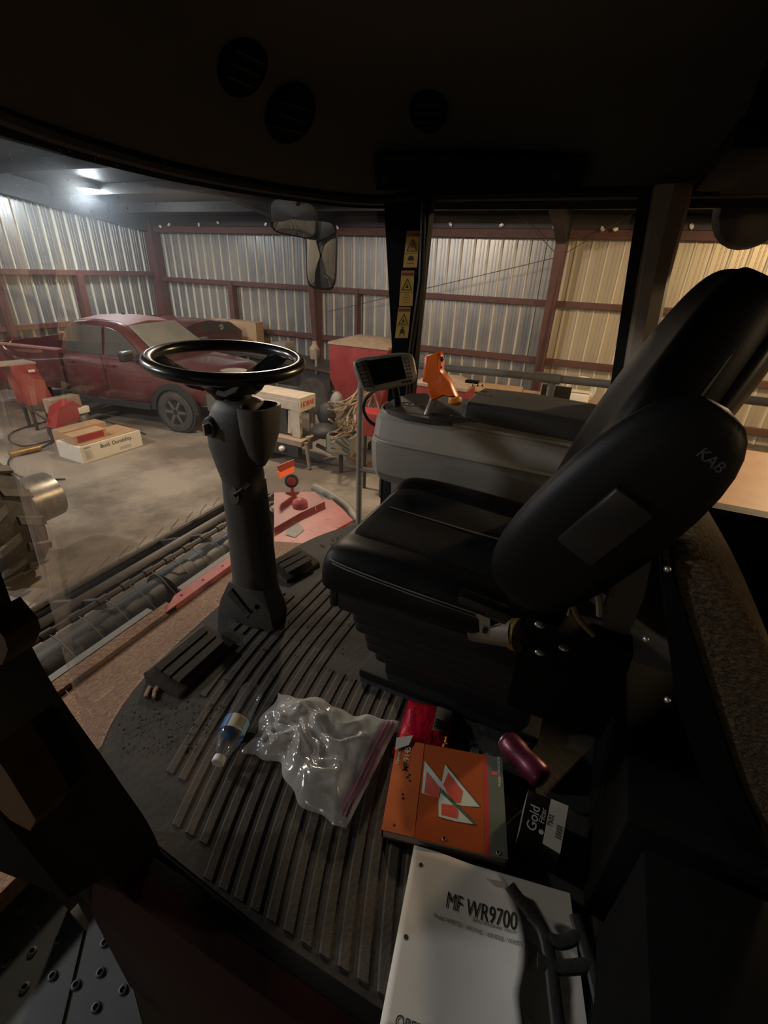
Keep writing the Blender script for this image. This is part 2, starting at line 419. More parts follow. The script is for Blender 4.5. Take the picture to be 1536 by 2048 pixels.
# insulation tufts above the eave beam, their glints painted near-white
tf = None
for i, y in enumerate((-1.6, -.9, -.45, .35, .55, 1.45, 2.55, 3.7, 4.7, 5.0, 6.5, 6.9, 8.6, 10.2, 10.9, 12.0, 12.3)):
    p = V((XW - .34, y, 3.86 + .03 * math.sin(i * 3.1)))
    if tf is None:
        bm = B(); bmesh.ops.create_icosphere(bm, subdivisions=1, radius=.045)
        for v in bm.verts: v.co = V((v.co.x * .6, v.co.y * 1.3, v.co.z)) * random.uniform(.7, 1.3) + p
        tf = tag(obj('insulation_tuft', bm, 'foil', smooth=False), 'small bright foil tuft stuck along the top of the right wall', 'tuft', 'foil tufts along the eave of the right wall')
    else:
        c = tf.copy(); COL.objects.link(c); c.location = p - V((0, 0, .03)); c.rotation_euler = (i, 0, 0)
# high bay lamps
def high_bay(p, lab):
    t = thing('high_bay_lamp', lab, 'lamp', p)
    bm = B(); lathe(bm, [(.24, .02), (.25, .03), (.16, .10), (.08, .14), (.06, .2)], p); obj('housing', bm, 'lamphouse', t)
    bm = B(); lathe(bm, [(.001, .0), (.22, .0), (.23, .02), (.2, .025)], p); obj('lens', bm, 'lampglow', t)
    bm = B(); cyl(bm, V(p) + V((0, 0, .2)), V((p[0], p[1], roofz(p[0]))), .012); obj('hanger', bm, 'lamphouse', t)
    return t
high_bay((8.6, 11.3, 4.24), 'bright round ceiling lamp glaring through the windscreen near the corner of the shed')

# ================================================================ CAB SHELL
BOT = smooth_path([(.29, .62, FL), (.33, .82, FL), (.43, .93, FL), (.62, 1.0, FL), (.95, 1.03, FL), (1.28, 1.03, FL), (1.5, .985, FL), (1.66, .90, FL), (1.77, .80, FL)], 4)
TOP = smooth_path([(.42, .85, 3.16), (.53, 1.02, 3.16), (.68, 1.10, 3.155), (.9, 1.15, 3.15), (1.2, 1.17, 3.15), (1.49, 1.10, 3.15), (1.68, 1.0, 3.15), (1.76, .93, 3.15), (1.79, .86, 3.15)], 4)
bm = B(); rings(bm, [BOT, [(a + b) / 2 + V((0, .035 * math.sin(PI * i / len(BOT)), 0)) for i, (a, b) in enumerate(zip(BOT, TOP))], TOP], cap=False, close=False)
struct('window_1', bm, 'glass', ang=80)
bm = B(); quad(bm, (1.8, .66, FL), (1.8, .0, FL), (1.8, .02, 3.15), (1.8, .66, 3.15), .002); struct('window_2', bm, 'sideglass')
bm = B(); quad(bm, (1.8, -.13, 2.25), (1.8, -.78, 2.25), (1.8, -.78, 3.15), (1.8, -.13, 3.15), .002); struct('window_3', bm, 'sideglass')
bm = B(); quad(bm, (1.78, -.8, 2.35), (.2, -.8, 2.35), (.2, -.8, 3.12), (1.78, -.8, 3.12), .002); struct('window_4', bm, 'sideglass')
bm = B(); rnd = random.Random(4)
for k in range(34):
    x_ = rnd.uniform(80, 330); p_ = W(x_, rnd.uniform(300, 430) - (x_ < 150) * 10, 1, 1.085)
    bmesh.ops.create_icosphere(bm, subdivisions=1, radius=rnd.uniform(.0006, .0018), matrix=Matrix.Translation(p_))
o_s = obj('windscreen_specks', bm, 'white', smooth=False); tag(o_s, 'tiny pale dried specks on the upper left of the windscreen', 'specks'); o_s['kind'] = 'stuff'
# floor pan of the cab
bm = B(); pl = [V((p.x, p.y, FL - .012)) for p in BOT] + [V((1.82, .6, FL - .012)), V((1.82, -.8, FL - .012)), V((.24, -.8, FL - .012)), V((.24, .3, FL - .012))]
prism(bm, pl, (0, 0, -.10)); struct('floor', bm, 'black')
# roof cap + headliner
outl = [V((p.x, p.y, 3.2)) for p in TOP] + [V((1.84, .6, 3.2)), V((1.84, -.8, 3.2)), V((.1, -.8, 3.2)), V((.1, .6, 3.2)), V((.25, .8, 3.2))]
cen = V((.98, .15, 3.2))
def inset(k, z): return [V((cen.x + (p.x - cen.x) * k, cen.y + (p.y - cen.y) * k, z)) for p in outl]
bm = B(); rings(bm, [inset(1.03, 3.165), inset(.98, 3.165), inset(.93, 3.21), inset(.80, 3.36), inset(.72, 3.42), inset(.3, 3.45), inset(.01, 3.45)], cap=False)
from mathutils.bvhtree import BVHTree
bm.normal_update(); LINER = BVHTree.FromBMesh(bm)
struct('ceiling', bm, 'liner', ang=60)
def hitliner(px, py):
    r = (RM @ V((px - 768, 1024 - py, -FPX))).normalized(); loc, nor, i, d = LINER.ray_cast(CAM, r)
    if nor.dot(r) > 0: nor = -nor
    return loc, nor
bm = B(); rings(bm, [inset(1.06, 3.13), inset(1.10, 3.22), inset(1.05, 3.50), inset(.6, 3.6), inset(.01, 3.6)], cap=False); struct('ceiling', bm, 'black', ang=60)
bm = B(); tube(bm, [p + V((0, 0, .0)) for p in TOP] + [V((1.8, .6, 3.16)), V((1.8, .0, 3.16)), V((1.8, -.75, 3.16))], .017, 8); trim(bm, 'black')
# lowered liner over the rear window
bm = B(); bb(bm, (.1, -.80, 3.15), (1.84, -.185, 3.45), .01); trim(bm, 'frame')
# pillars
bm = B(); prism(bm, [(1.781, .655, 3.18), (1.781, .835, 3.18), (1.781, .775, 2.66), (1.781, .795, 2.2), (1.781, .80, FL), (1.781, .69, FL), (1.781, .672, 2.66)], (.05, 0, 0)); trim(bm, 'frame')
bm = B(); tube(bm, [W(848, 405, 0, 1.775), W(842, 560, 0, 1.775), W(822, 700, 0, 1.775), W(815, 800, 0, 1.775)], .011, 8); trim(bm, 'blackgloss')
bm = B(); prism(bm, [(1.76, .016, 3.17), (1.76, -.012, 3.17), (1.78, -.085, 2.6), (1.78, -.10, 2.2), (1.78, -.05, 2.2), (1.78, -.045, 2.6)], (.04, 0, 0)); trim(bm, 'black')
def pillar_ring(z, y0, y1): return [V((1.75 + (x), y, z)) for x, y in ((.03, y0), (-.015, y0 - .015), (-.03, (y0 + y1) / 2), (-.01, y1 + .012), (.05, y1), (.07, (y0 + y1) / 2))]
bm = B(); rings(bm, [pillar_ring(3.17, -.015, -.125), pillar_ring(2.95, -.035, -.13), pillar_ring(2.6, -.075, -.16), pillar_ring(FL, -.10, -.2)]); trim(bm, 'pillar')
bm = B(); bb(bm, (1.76, -.82, FL), (1.84, -.74, 3.2)); trim(bm, 'black')
bm = B(); bb(bm, (.12, -.82, FL), (.2, -.74, 3.2)); trim(bm, 'black')
bm = B(); bb(bm, (.2, -.82, FL - .05), (1.8, -.76, 2.34)); trim(bm, 'black')
bm = B(); bb(bm, (1.77, -.76, FL), (1.83, -.11, 2.25)); trim(bm, 'black')
# left windscreen pillar, curving forward as it rises
P = smooth_path([(.255, .64, 1.62), (.265, .64, 1.9), (.262, .70, 2.08), (.262, .80, 2.30), (.30, .90, 2.5), (.36, .95, 2.8), (.42, .95, 3.16)], 5)
bm = B(); R = []
for i, p in enumerate(P):
    R.append([p + V(q) for q in (((.03, -.045, 0), (.032, .03, 0), (-.08, .20, 0), (-.15, .12, 0), (-.12, -.05, 0)) if p.z > 1.95 else ((.03, -.045, 0), (.032, .03, 0), (-.03, .10, 0), (-.07, .06, 0), (-.06, -.05, 0)))])
rings(bm, R); trim(bm, 'frame')
# sill and door frame
bm = B(); prism(bm, [(.245, -.8, 1.895), (.205, -.8, 1.89), (.175, -.8, 1.80), (.175, -.8, 1.45), (.245, -.8, 1.45)], (0, 1.46, 0)); trim(bm, 'sill')
bm = B(); bb(bm, (.235, -.8, FL - .01), (.275, .62, FL + .022), .008); trim(bm, 'frame')
bm = B(); bb(bm, (.24, .5, 1.25), (1.8, .96, 1.80)); bb(bm, (.3, -.8, 1.0), (1.8, .5, 1.74)); trim(bm, 'black')

# ---------------------------------------------------------------- ribbed floor mat
def rib_y(y0, x): return y0 - .28 * max(0, 1.0 - x) ** 2
mt = thing('floor_mat', 'dusty black ribbed rubber mat covering the cab floor', 'floor mat', (.9, .4, FL))
bm = B(); prism(bm, [V((.9 + (p.x - .9) * .985, .4 + (p.y - .4) * .985, FL - .011)) for p in BOT] + [V((1.74, .6, FL - .011)), V((1.74, -.7, FL - .011)), V((.28, -.7, FL - .011)), V((.278, .3, FL - .011))], (0, 0, .011)); obj('mat_sheet', bm, 'mat', mt)
for i in range(24):
    y0 = .905 - i * .0375
    x1 = 1.42 if y0 > .55 else (.86 if y0 > .12 else .80)
    if y0 > .82: x1 = 1.10
    x0 = .34 if y0 < .75 else (.42 if y0 < .8 else .62)
    if y0 > .84: x0 = .86
    if y0 < .62: x0 = .295 + .0 * i
    bm = B(); R = []; n = 24
    for k in range(n + 1):
        x = x0 + (x1 - x0) * k / n; y = rib_y(y0, x); e = .0095
        R.append([V((x, y - e - .003, FL)), V((x, y - e + .001, FL + .0035)), V((x, y + e - .001, FL + .0035)), V((x, y + e + .003, FL))])
    rings(bm, R); obj('rib', bm, 'matrib', mt, ang=30)
def footrest(c, s, lab, ang=0):
    t = tag(thing('foot_rest', lab, 'foot rest', (c[0], c[1], FL)), lab, 'foot rest')
    Rz = Matrix.Rotation(ang, 3, 'Z'); bm = B()
    hx, hy = s
    def P_(x, y, z): q = Rz @ V((x, y, 0)); return V((c[0] + q.x, c[1] + q.y, FL + z))
    rings(bm, [[P_(-hx, -hy, 0), P_(hx, -hy, 0), P_(hx, hy, 0), P_(-hx, hy, 0)],
               [P_(-hx, -hy, .012), P_(hx, -hy, .012), P_(hx, hy, .035), P_(-hx, hy, .035)],
               [P_(-hx + .012, -hy + .012, .016), P_(hx - .012, -hy + .012, .016), P_(hx - .012, hy - .01, .040), P_(-hx + .012, hy - .01, .040)]])
    obj('pad', bm, 'padrub', t, ang=25)
    for k in (-.5, .02, .54):
        bm = B(); y0 = k * hy
        zf = lambda y: .017 + .025 * (y + hy) / (2 * hy)
        q = [P_(-hx + .025, y0 - .012, zf(y0 - .012)), P_(hx - .025, y0 - .012, zf(y0 - .012)), P_(hx - .025, y0 + .012, zf(y0 + .012)), P_(-hx + .025, y0 + .012, zf(y0 + .012))]
        prism(bm, q, (0, 0, .009)); obj('tread_bar', bm, 'padrub', t)
footrest((.70, .905), (.115, .062), 'dusty rubber foot rest left of the steering column by the windscreen')
footrest((1.25, .925), (.085, .058), 'dusty rubber foot rest right of the steering column', ang=-.25)

# ================================================================ STEERING COLUMN
CX, CY = .975, .885
sc = thing('steering_column', 'grey plastic steering column with black steering wheel, standing on the ribbed mat', 'steering column', (1.0, .9, FL))
def ell(c, a, b, n=24, p=2.6, tilt=0):
    out = []
    for k in range(n):
        t = 2 * PI * k / n; x = math.copysign(abs(math.cos(t)) ** (2 / p), math.cos(t)) * a; y = math.copysign(abs(math.sin(t)) ** (2 / p), math.sin(t)) * b
        out.append(V((c[0] + x, c[1] + y, c[2] + tilt * y)))
    return out
bm = B()
rings(bm, [ell((1.0, .905, FL), .085, .095), ell((.995, .90, FL + .03), .076, .088), ell((.99, .893, FL + .09), .064, .072), ell((.985, .888, FL + .3), .060, .066), ell((.98, .885, FL + .42), .058, .063), ell((.975, .880, FL + .50), .056, .060)])
obj('lower_shroud', bm, 'colgrey', sc, ang=60)
bm = B()
rings(bm, [ell((.975, .880, FL + .49), .054, .058), ell((.972, .888, FL + .54), .056, .064), ell((.97, .885, FL + .60), .062, .082), ell((.97, .880, FL + .66), .064, .085), ell((.972, .868, FL + .71), .058, .075), ell((.975, .862, FL + .735), .050, .062), ell((.975, .862, FL + .74), .03, .04)])
obj('upper_shroud', bm, 'colgrey', sc, ang=60)
bm = B()   # pocket hanging on the driver's side of the head
rings(bm, [ell((.955, .795, FL + .565), .010, .010), ell((.955, .792, FL + .60), .035, .028), ell((.955, .788, FL + .66), .055, .042), ell((.955, .785, FL + .72), .060, .046), ell((.955, .785, FL + .735), .060, .046), ell((.955, .785, FL + .735), .052, .038), ell((.955, .788, FL + .68), .044, .03)])
obj('storage_pocket', bm, 'colgrey', sc, ang=60)
bm = B(); lathe(bm, [(.044, FL + .725), (.036, FL + .76), (.033, FL + .80), (.034, FL + .81)], (.975, .875, 0)); obj('collar', bm, 'black', sc)
WZ = 2.703; wn = V((-.02, -.06, 1)).normalized(); wc = V((.975, .895, WZ))
sw = bpy.data.objects.new('steering_wheel', None)
bm = B(); torus(bm, wc, wn, .190, .0165, 64, 14); wheel = obj('steering_wheel', bm, 'blackgloss', sc)
bm = B(); lathe(bm, [(.032, -.125), (.036, -.105), (.050, -.085), (.068, -.070), (.076, -.060), (.072, -.052), (.05, -.048), (.001, -.046)], wc, wn, 32); obj('hub', bm, 'black', wheel)
a, b2 = frame_of(wn)
for ang_ in (90, 215, 325):
    t = math.radians(ang_); d = V((math.cos(t + .43), math.sin(t + .43), 0)); d = (d - wn * d.dot(wn)).normalized(); side = wn.cross(d)
    bm = B(); R = []
    for s, wd, dz, th in ((.05, .050, -.062, .010), (.09, .042, -.058, .010), (.15, .034, -.030, .009), (.19, .030, -.002, .009)):
        R.append([wc + d * s + side * x + wn * (dz + z) for x, z in ((-wd, -th), (wd, -th), (wd, th * .4), (0, th), (-wd, th * .4))])
    rings(bm, R); obj('spoke', bm, 'blackgloss', wheel, ang=50)
# round bosses, lever, base cover and tilt pedal
c0 = W(432, 852, 0, .93)
bm = B(); lathe(bm, [(.001, .03), (.024, .028), (.03, .015), (.03, -.02)], c0, (-1, .1, 0)); obj('ignition_boss', bm, 'colgrey', sc)
bm = B(); box(bm, c0 + V((-.036, 0, 0)), (.02, .006, .03)); obj('key', bm, 'steel', sc)
c1 = W(470, 985, 0, .935)
bm = B(); lathe(bm, [(.001, .016), (.032, .014), (.036, 0), (.036, -.02)], c1, (-1, .15, 0)); obj('tilt_joint_cap', bm, 'colgrey', sc)
bm = B(); tube(bm, smooth_path([W(497, 968, 0, .90), W(487, 978, 0, .87), W(470, 990, 0, .86)], 3), [.005] * 6 + [.007], 8, ); obj('tilt_lever', bm, 'black', sc)
bm = B()
q = [W(436, 1226, 2, FL), W(500, 1256, 2, FL), W(547, 1262, 2, FL), V((1.03, .80, FL)), V((1.06, .90, FL)), V((.99, 1.0, FL))]
topc = V((.965, .885, FL + .135))
R = [q, [p.lerp(topc, .12) + V((0, 0, .04)) for p in q], [p.lerp(topc, .4) + V((0, 0, .075)) for p in q], [p.lerp(topc, .75) + V((0, 0, .035)) for p in q]]
rings(bm, R); obj('base_cover', bm, 'colgrey', sc, ang=50)
bm = B(); p0 = W(462, 1180, 0, .865); p1 = W(502, 1228, 0, .86); dd = (p1 - p0); sd = dd.cross(V((1, 0, 0))).normalized() * .014
R = [[p0 - sd * 1.1 + V((-.01, 0, 0)), p0 + sd * 1.1 + V((-.01, 0, 0)), p0 + sd * 1.1, p0 - sd * 1.1], [p1 - sd * .8 + V((-.01, 0, 0)), p1 + sd * .8 + V((-.01, 0, 0)), p1 + sd * .8, p1 - sd * .8]]
rings(bm, R); obj('tilt_pedal', bm, 'rubber', sc)
bm = B(); cyl(bm, W(508, 1222, 0, .86), W(514, 1214, 0, .84), .008); cyl(bm, W(494, 1232, 0, .855), W(496, 1234, 0, .835), .005); obj('pedal_bolt', bm, 'chrome', sc)

# ================================================================ OPERATOR SEAT
st = thing('operator_chair', 'black air-suspended operator seat with stitched leatherette bolsters', 'seat', (.95, .2, FL))
SX = .95
def seat_sec(y, hw, zt, zb, bol):
    pts = []
    prof = [(-1, zb), (-1.02, zb + .05), (-1.0, zt - .015), (-.90, zt + bol), (-.72, zt + bol * .95), (-.55, zt + bol * .15), (-.25, zt - .004), (0, zt + .0), (.25, zt - .004), (.55, zt + bol * .15), (.72, zt + bol * .95), (.90, zt + bol), (1.0, zt - .015), (1.02, zb + .05), (1, zb)]
    for u, z in prof: pts.append(V((SX + u * hw, y, z)))
    return pts
bm = B()
secs = [seat_sec(.452, .20, 2.335, 2.285, .0), seat_sec(.458, .235, 2.375, 2.275, .004), seat_sec(.44, .248, 2.392, 2.27, .012), seat_sec(.36, .25, 2.388, 2.27, .024), seat_sec(.24, .25, 2.378, 2.275, .030), seat_sec(.12, .25, 2.37, 2.28, .030), seat_sec(.02, .25, 2.37, 2.29, .022), seat_sec(-.06, .24, 2.365, 2.30, .01)]
rings(bm, secs); cush = obj('seat_cushion', bm, 'leather', st, subd=2, ang=180)
# fabric insert on the cushion
bm = B(); R = []
for y, hw, z in ((.445, .135, 2.372), (.43, .15, 2.402), (.38, .155, 2.404), (.30, .155, 2.398), (.2, .15, 2.390), (.1, .145, 2.384), (.0, .145, 2.384)):
    R.append([V((SX + u * hw, y, z + dz)) for u, dz in ((-1.0, -.006), (-.9, .0), (-.4, .002), (0, .001), (.4, .002), (.9, .0), (1.0, -.006), (1.0, -.03), (-1.0, -.03))])
rings(bm, R); ins = obj('fabric_insert', bm, 'fabric', st, subd=1, ang=180)
bm = B(); tube(bm, [(SX, .40, 2.406), (SX, .2, 2.394), (SX, .02, 2.388)], .0016, 6); obj('centre_seam', bm, 'stitch', ins)
for side in (-1, 1):
    for dz in (0, .007):
        bm = B(); tube(bm, smooth_path([(SX + side * .16, .457, 2.372 - dz), (SX + side * (.22), .447, 2.376 - dz), (SX + side * (.247), .40, 2.381 - dz), (SX + side * .2515, .25, 2.372 - dz), (SX + side * .2515, .08, 2.365 - dz)], 6), .0014, 6)
        obj('stitching', bm, 'stitch', cush)
# backrest: lofted along its lean
def back_sec(t, y, z, hw, th, lean):
    d = V((0, -math.sin(lean), math.cos(lean))); n = V((0, math.cos(lean), math.sin(lean))); o = V((SX, y, z)); pts = []
    for u, f in ((-1, -.2), (-1.0, .55), (-.88, 1.0), (-.6, .85), (0, .72), (.6, .85), (.88, 1.0), (1.0, .55), (1, -.2), (.85, -.85), (.4, -1), (0, -1), (-.4, -1), (-.85, -.85)):
        pts.append(o + V((u * hw, 0, 0)) + n * f * th)
    return pts
bm = B()
rings(bm, [back_sec(0, .03, 2.33, .20, .045, .25), back_sec(0, .015, 2.36, .235, .06, .25), back_sec(0, -.01, 2.46, .245, .068, .25), back_sec(0, -.045, 2.58, .245, .07, .28), back_sec(0, -.085, 2.70, .235, .07, .32), back_sec(0, -.125, 2.80, .20, .068, .34), back_sec(0, -.155, 2.88, .16, .062, .36), back_sec(0, -.172, 2.93, .13, .048, .36), back_sec(0, -.178, 2.95, .08, .025, .36)])
back = obj('backrest', bm, 'leather', st, subd=2, ang=180)
bm = B()
def shell_sec(y, z, hw, th, lean):
    n = V((0, math.cos(lean), math.sin(lean))); o = V((SX, y, z)) - n * (.055)
    return [o + V((u * hw, 0, 0)) + n * f * th for u, f in ((-1, .4), (-.9, -.3), (-.5, -.9), (0, -1), (.5, -.9), (.9, -.3), (1, .4), (.5, .6), (0, .6), (-.5, .6))]
rings(bm, [shell_sec(.0, 2.38, .22, .03, .25), shell_sec(-.03, 2.5, .24, .04, .27), shell_sec(-.07, 2.66, .235, .045, .3), shell_sec(-.115, 2.79, .2, .045, .34), shell_sec(-.155, 2.89, .155, .04, .36), shell_sec(-.17, 2.93, .10, .025, .36)])
obj('back_shell', bm, 'shell', st, subd=2, ang=180)
bm = B(); tube(bm, smooth_path([(.708, -.005, 2.46), (.708, -.05, 2.60), (.735, -.11, 2.74), (.79, -.16, 2.86), (.86, -.19, 2.925)], 6), .0018, 6); obj('piping', bm, 'stitch', back)
# folded-up armrest beside the backrest
def arm_sec(t, s, w_):
    o = V((.615, .035, 2.515)).lerp(V((.625, -.135, 2.80)), t); d = (V((.625, -.135, 2.80)) - V((.615, .035, 2.515))).normalized(); n = d.cross(V((1, 0, 0))).normalized()
    return [o + V((x * w_ * .5, 0, 0)) + n * y * s for x, y in rrect(2, 2, .8, 4)]
bm = B()
rings(bm, [arm_sec(-.08, .030, .035), arm_sec(-.02, .058, .06), arm_sec(.12, .078, .07), arm_sec(.35, .085, .072), arm_sec(.6, .084, .072), arm_sec(.82, .074, .068), arm_sec(.95, .056, .055), arm_sec(1.03, .028, .03)])
arm = obj('armrest', bm, 'leather', st, subd=1, ang=180)
ad = (V((.625, -.135, 2.80)) - V((.615, .035, 2.515))).normalized(); an = ad.cross(V((1, 0, 0))).normalized()
bm = B(); o_ = V((.577, -.048, 2.655)); RR = Matrix((V((1, 0, 0)), an, ad)).transposed()
box(bm, o_ + an * (-.045 if an.y > 0 else .045) * 0, (.012, .055, .10), RR, .004); obj('document_pocket', bm, 'blackgloss', arm)
text('emblem', 'KAB', V((.578, -.115, 2.765)), V((0, -.55, -.35)), V((0, -.35, .55)), .012, 'colgrey', arm)
# suspension: upper box, bellows, base
bm = B(); bb(bm, (.725, -.06, 2.235), (1.175, .425, 2.285), .012); obj('seat_pan', bm, 'black', st)
for i in range(5):
    z = 2.20 - i * .048; e = .010 * (i % 2) - .006 * i
    bm = B(); bb(bm, (.755 + .022 * i, -.05 - e, z - .022), (1.155 + e, .405 + e, z + .026), .02, 3); obj('bellows_fold', bm, 'black', st)
bm = B(); bb(bm, (.90, -.04, FL + .001), (1.12, .37, 2.02), .01); bb(bm, (.875, -.07, FL + .001), (1.15, .44, FL + .03), .006); obj('suspension_base', bm, 'black', st)
bm = B(); p = W(672, 1190, 0, .74); box(bm, p, (.03, .02, .05), None, .008); obj('height_lever', bm, 'blackgloss', st)
# belt buckle and tongue on the near side
bm = B(); p = W(968, 1212, 0, .68); box(bm, p, (.03, .095, .026), Matrix.Rotation(.12, 3, 'X'), .008); bk = obj('belt_buckle', bm, 'blackgloss', st)
bm = B(); p = W(968, 1252, 0, .67)
a_ = [W(950, 1228, 0, .668), W(984, 1226, 0, .668), W(980, 1240, 0, .668), W(979, 1276, 0, .668), W(960, 1276, 0, .668), W(958, 1240, 0, .668)]
prism(bm, a_, (.003, 0, 0)); obj('buckle_tongue', bm, 'steel', st)
bm = B(); c_ = W(970, 1262, 0, .664); box(bm, c_, (.003, .009, .009)); obj('tongue_slot', bm, 'ink', st)
bm = B(); cyl(bm, W(945, 1262, 0, .72), W(1030, 1268, 0, .70), .020, .026); obj('retractor_drum', bm, 'congrey', st)
bm = B(); cyl(bm, W(1028, 1266, 0, .71), W(1042, 1270, 0, .705), .032, .032, 24); obj('retractor_cap', bm, 'jar', st)
bm = B(); lathe(bm, [(.045, 0), (.05, .03), (.05, .12), (.035, .14)], W(1065, 1385, 2, FL), (0, 0, 1)); obj('air_compressor', bm, 'rubber', st)
for q in ((1090, 1208), (1080, 1250), (1080, 1305), (1128, 1296)):
    bm = B(); p = W(q[0], q[1], 0, .66 + .02); sphere(bm, p, .007, (1, 1.4, .7)); obj('bracket_bolt', bm, 'steel', st)
bm = B(); bb(bm, (.70, -.16, 2.16), (.76, .02, 2.38), .01); obj('side_bracket', bm, 'frame', st)
# cream tag with braided cable hanging from the seat back
t = thing('cable_tag', 'cream paper tag with ridged edge hanging behind the seat on a braided cable', 'tag', W(1152, 1175, 0, .62))
bm = B(); quad(bm, W(1139, 1160, 0, .62), W(1158, 1163, 0, .615), W(1155, 1189, 0, .615), W(1141, 1185, 0, .62), .001); obj('tag_card', bm, 'tag', t)
bm = B(); tube(bm, smooth_path([W(1141, 1178, 0, .63), W(1145, 1210, 0, .64), W(1160, 1240, 0, .65), W(1187, 1270, 0, .66)], 6), .0045, 8); obj('braided_cable', bm, 'amberwire', t)
bm = B(); tube(bm, smooth_path([W(1156, 1168, 0, .64), W(1185, 1175, 0, .65), W(1198, 1195, 0, .66), W(1200, 1230, 0, .67)], 6), .006, 8); obj('hose_loop', bm, 'congrey', t)

# seat strut behind (grey plastic, goes down to the floor)
bm = B(); prism(bm, [W(1250, 1090, 0, .75), W(1310, 1085, 0, .75), W(1290, 1190, 0, .75), W(1245, 1300, 0, .75), W(1212, 1345, 0, .75), W(1205, 1230, 0, .75)], (.03, 0, 0))
tag(obj('seat_belt_cover', bm, 'colgrey'), 'grey plastic belt cover standing slanted behind the operator seat', 'cover')

# ================================================================ BUDDY SEAT (lower right)
bs = thing('instructor_chair', 'folded instructor seat with brown tweed cushion and black underside beside the door', 'seat', (.6, -.25, FL))
XB = .60
def bpoly(pts, x): return [W(px_, py_, 0, XB) + V((x, 0, 0)) for px_, py_ in pts]
out_ = [(1336, 1114), (1385, 1108), (1440, 1130), (1482, 1190), (1540, 1290), (1610, 1430), (1650, 1700), (1540, 1720), (1470, 1560), (1420, 1400), (1370, 1240), (1344, 1160)]
def shr(P_, k): c = sum(P_, V((0, 0, 0))) / len(P_); return [p.lerp(c, k) for p in P_]
bm = B(); rings(bm, [shr(bpoly(out_, -.005), .22), shr(bpoly(out_, .0), .04), bpoly(out_, .03), bpoly(out_, .30), shr(bpoly(out_, .33), .1)])
obj('tweed_cushion', bm, 'tweed', bs, subd=1, ang=180)
und = [(1326, 1112), (1338, 1112), (1348, 1160), (1374, 1240), (1424, 1400), (1474, 1560), (1545, 1720), (1500, 1730), (1400, 1540), (1352, 1400), (1330, 1240)]
bm = B(); prism(bm, bpoly(und, -.01), (.36, 0, 0)); obj('seat_underside', bm, 'frame', bs)
bm = B(); bb(bm, (.56, -.75, FL), (.95, -.20, FL + .30), .01); obj('seat_box', bm, 'frame', bs)
for q in ((1335, 1138), (1292, 1278), (1335, 1400)):
    bm = B(); sphere(bm, W(q[0], q[1], 0, XB - .01), .0045); obj('bolt', bm, 'steel', bs)
# black side cabinet between door and seat box
bm = B(); bb(bm, (.28, -.7, FL + .001), (.52, -.215, FL + .32), .02)
tag(obj('side_cabinet', bm, 'frame'), 'black plastic side cabinet at the lower right beside the door', 'cabinet')

# ================================================================ RIGHT CONSOLE
cs = thing('armrest_console', 'grey moulded console with dark top, orange drive lever and armrest pad right of the seat', 'console', (1.58, .3, FL))
def csec(y, k=1.0, dz=0, dx=0):
    pr = [(1.50, 2.215), (1.44, 2.235), (1.405, 2.28), (1.392, 2.36), (1.392, 2.395), (1.402, 2.405), (1.412, 2.41), (1.418, 2.43), (1.430, 2.47), (1.455, 2.488), (1.50, 2.492), (1.76, 2.492), (1.775, 2.47), (1.775, 2.215)]
    return [V((1.64 + (x - 1.64) * k + dx, y, 2.36 + (z - 2.36) * (1 if k > .95 else .5 + .5 * k) + dz)) for x, z in pr]
bm = B()
rings(bm, [csec(.705, .45), csec(.70, .68), csec(.685, .84), csec(.655, .95), csec(.60, 1), csec(.45, 1), csec(.30, 1), csec(.1, 1, -.005), csec(-.05, 1, -.01), csec(-.12, 1, -.01)])
obj('console_body', bm, 'conbody', cs, subd=0, ang=25)
for z_, x_ in ((2.402, 1.394), (2.486, 1.450)):
    bm = B(); tube(bm, smooth_path([(x_ + .14, .695, z_), (x_ + .04, .672, z_), (x_ + .004, .60, z_), (x_, .45, z_), (x_, .1, z_ - .004), (x_, -.1, z_ - .01)], 5), .007, 8); obj('ledge_bead', bm, 'conbody', cs)
bm = B(); rings(bm, [[V((1.47 + x * 0, y, z)) for x, y, z in ((0, .60, 1.88), (0, .62, 2.26), (0, -.05, 2.26), (0, .0, 1.88))], [V((1.72, y, z)) for x, y, z in ((0, .60, 1.88), (0, .62, 2.26), (0, -.05, 2.26), (0, .0, 1.88))]]); obj('pedestal', bm, 'conbody', cs)
bm = B(); bb(bm, (1.50, .615, FL), (1.60, .665, 2.25), .006); obj('front_strut', bm, 'black', cs)
# dark top panel (front) with lever slot and printed marks
pts = [(1.44, .40), (1.425, .50), (1.43, .58), (1.46, .645), (1.52, .675), (1.62, .68), (1.72, .66), (1.765, .60), (1.765, .36), (1.50, .36)]
bm = B(); prism(bm, [(x, y, 2.485) for x, y in pts], (0, 0, .016)); obj('top_panel', bm, 'panel', cs)
bm = B(); bb(bm, (1.455, .43, 2.501), (1.485, .61, 2.5025)); obj('lever_slot', bm, 'ink', cs)
bm = B(); tube(bm, [(1.56 + .022 * math.cos(2 * PI * k / 16), .60 + .035 * math.sin(2 * PI * k / 16), 2.5022) for k in range(14)], .0012, 4); obj('printed_outline', bm, 'greystrip', cs, smooth=False)
for (x, y) in ((1.50, .63), (1.56, .60), (1.57, .58), (1.55, .62), (1.44, .48), (1.60, .52), (1.50, .42)):
    bm = B(); tube(bm, [(x - .008, y, 2.5022), (x, y + .006, 2.5022), (x + .008, y - .002, 2.5022)], .0013, 4); obj('printed_symbol', bm, 'greystrip', cs, smooth=False)
bm = B()    # raised rear half: dark armrest pad
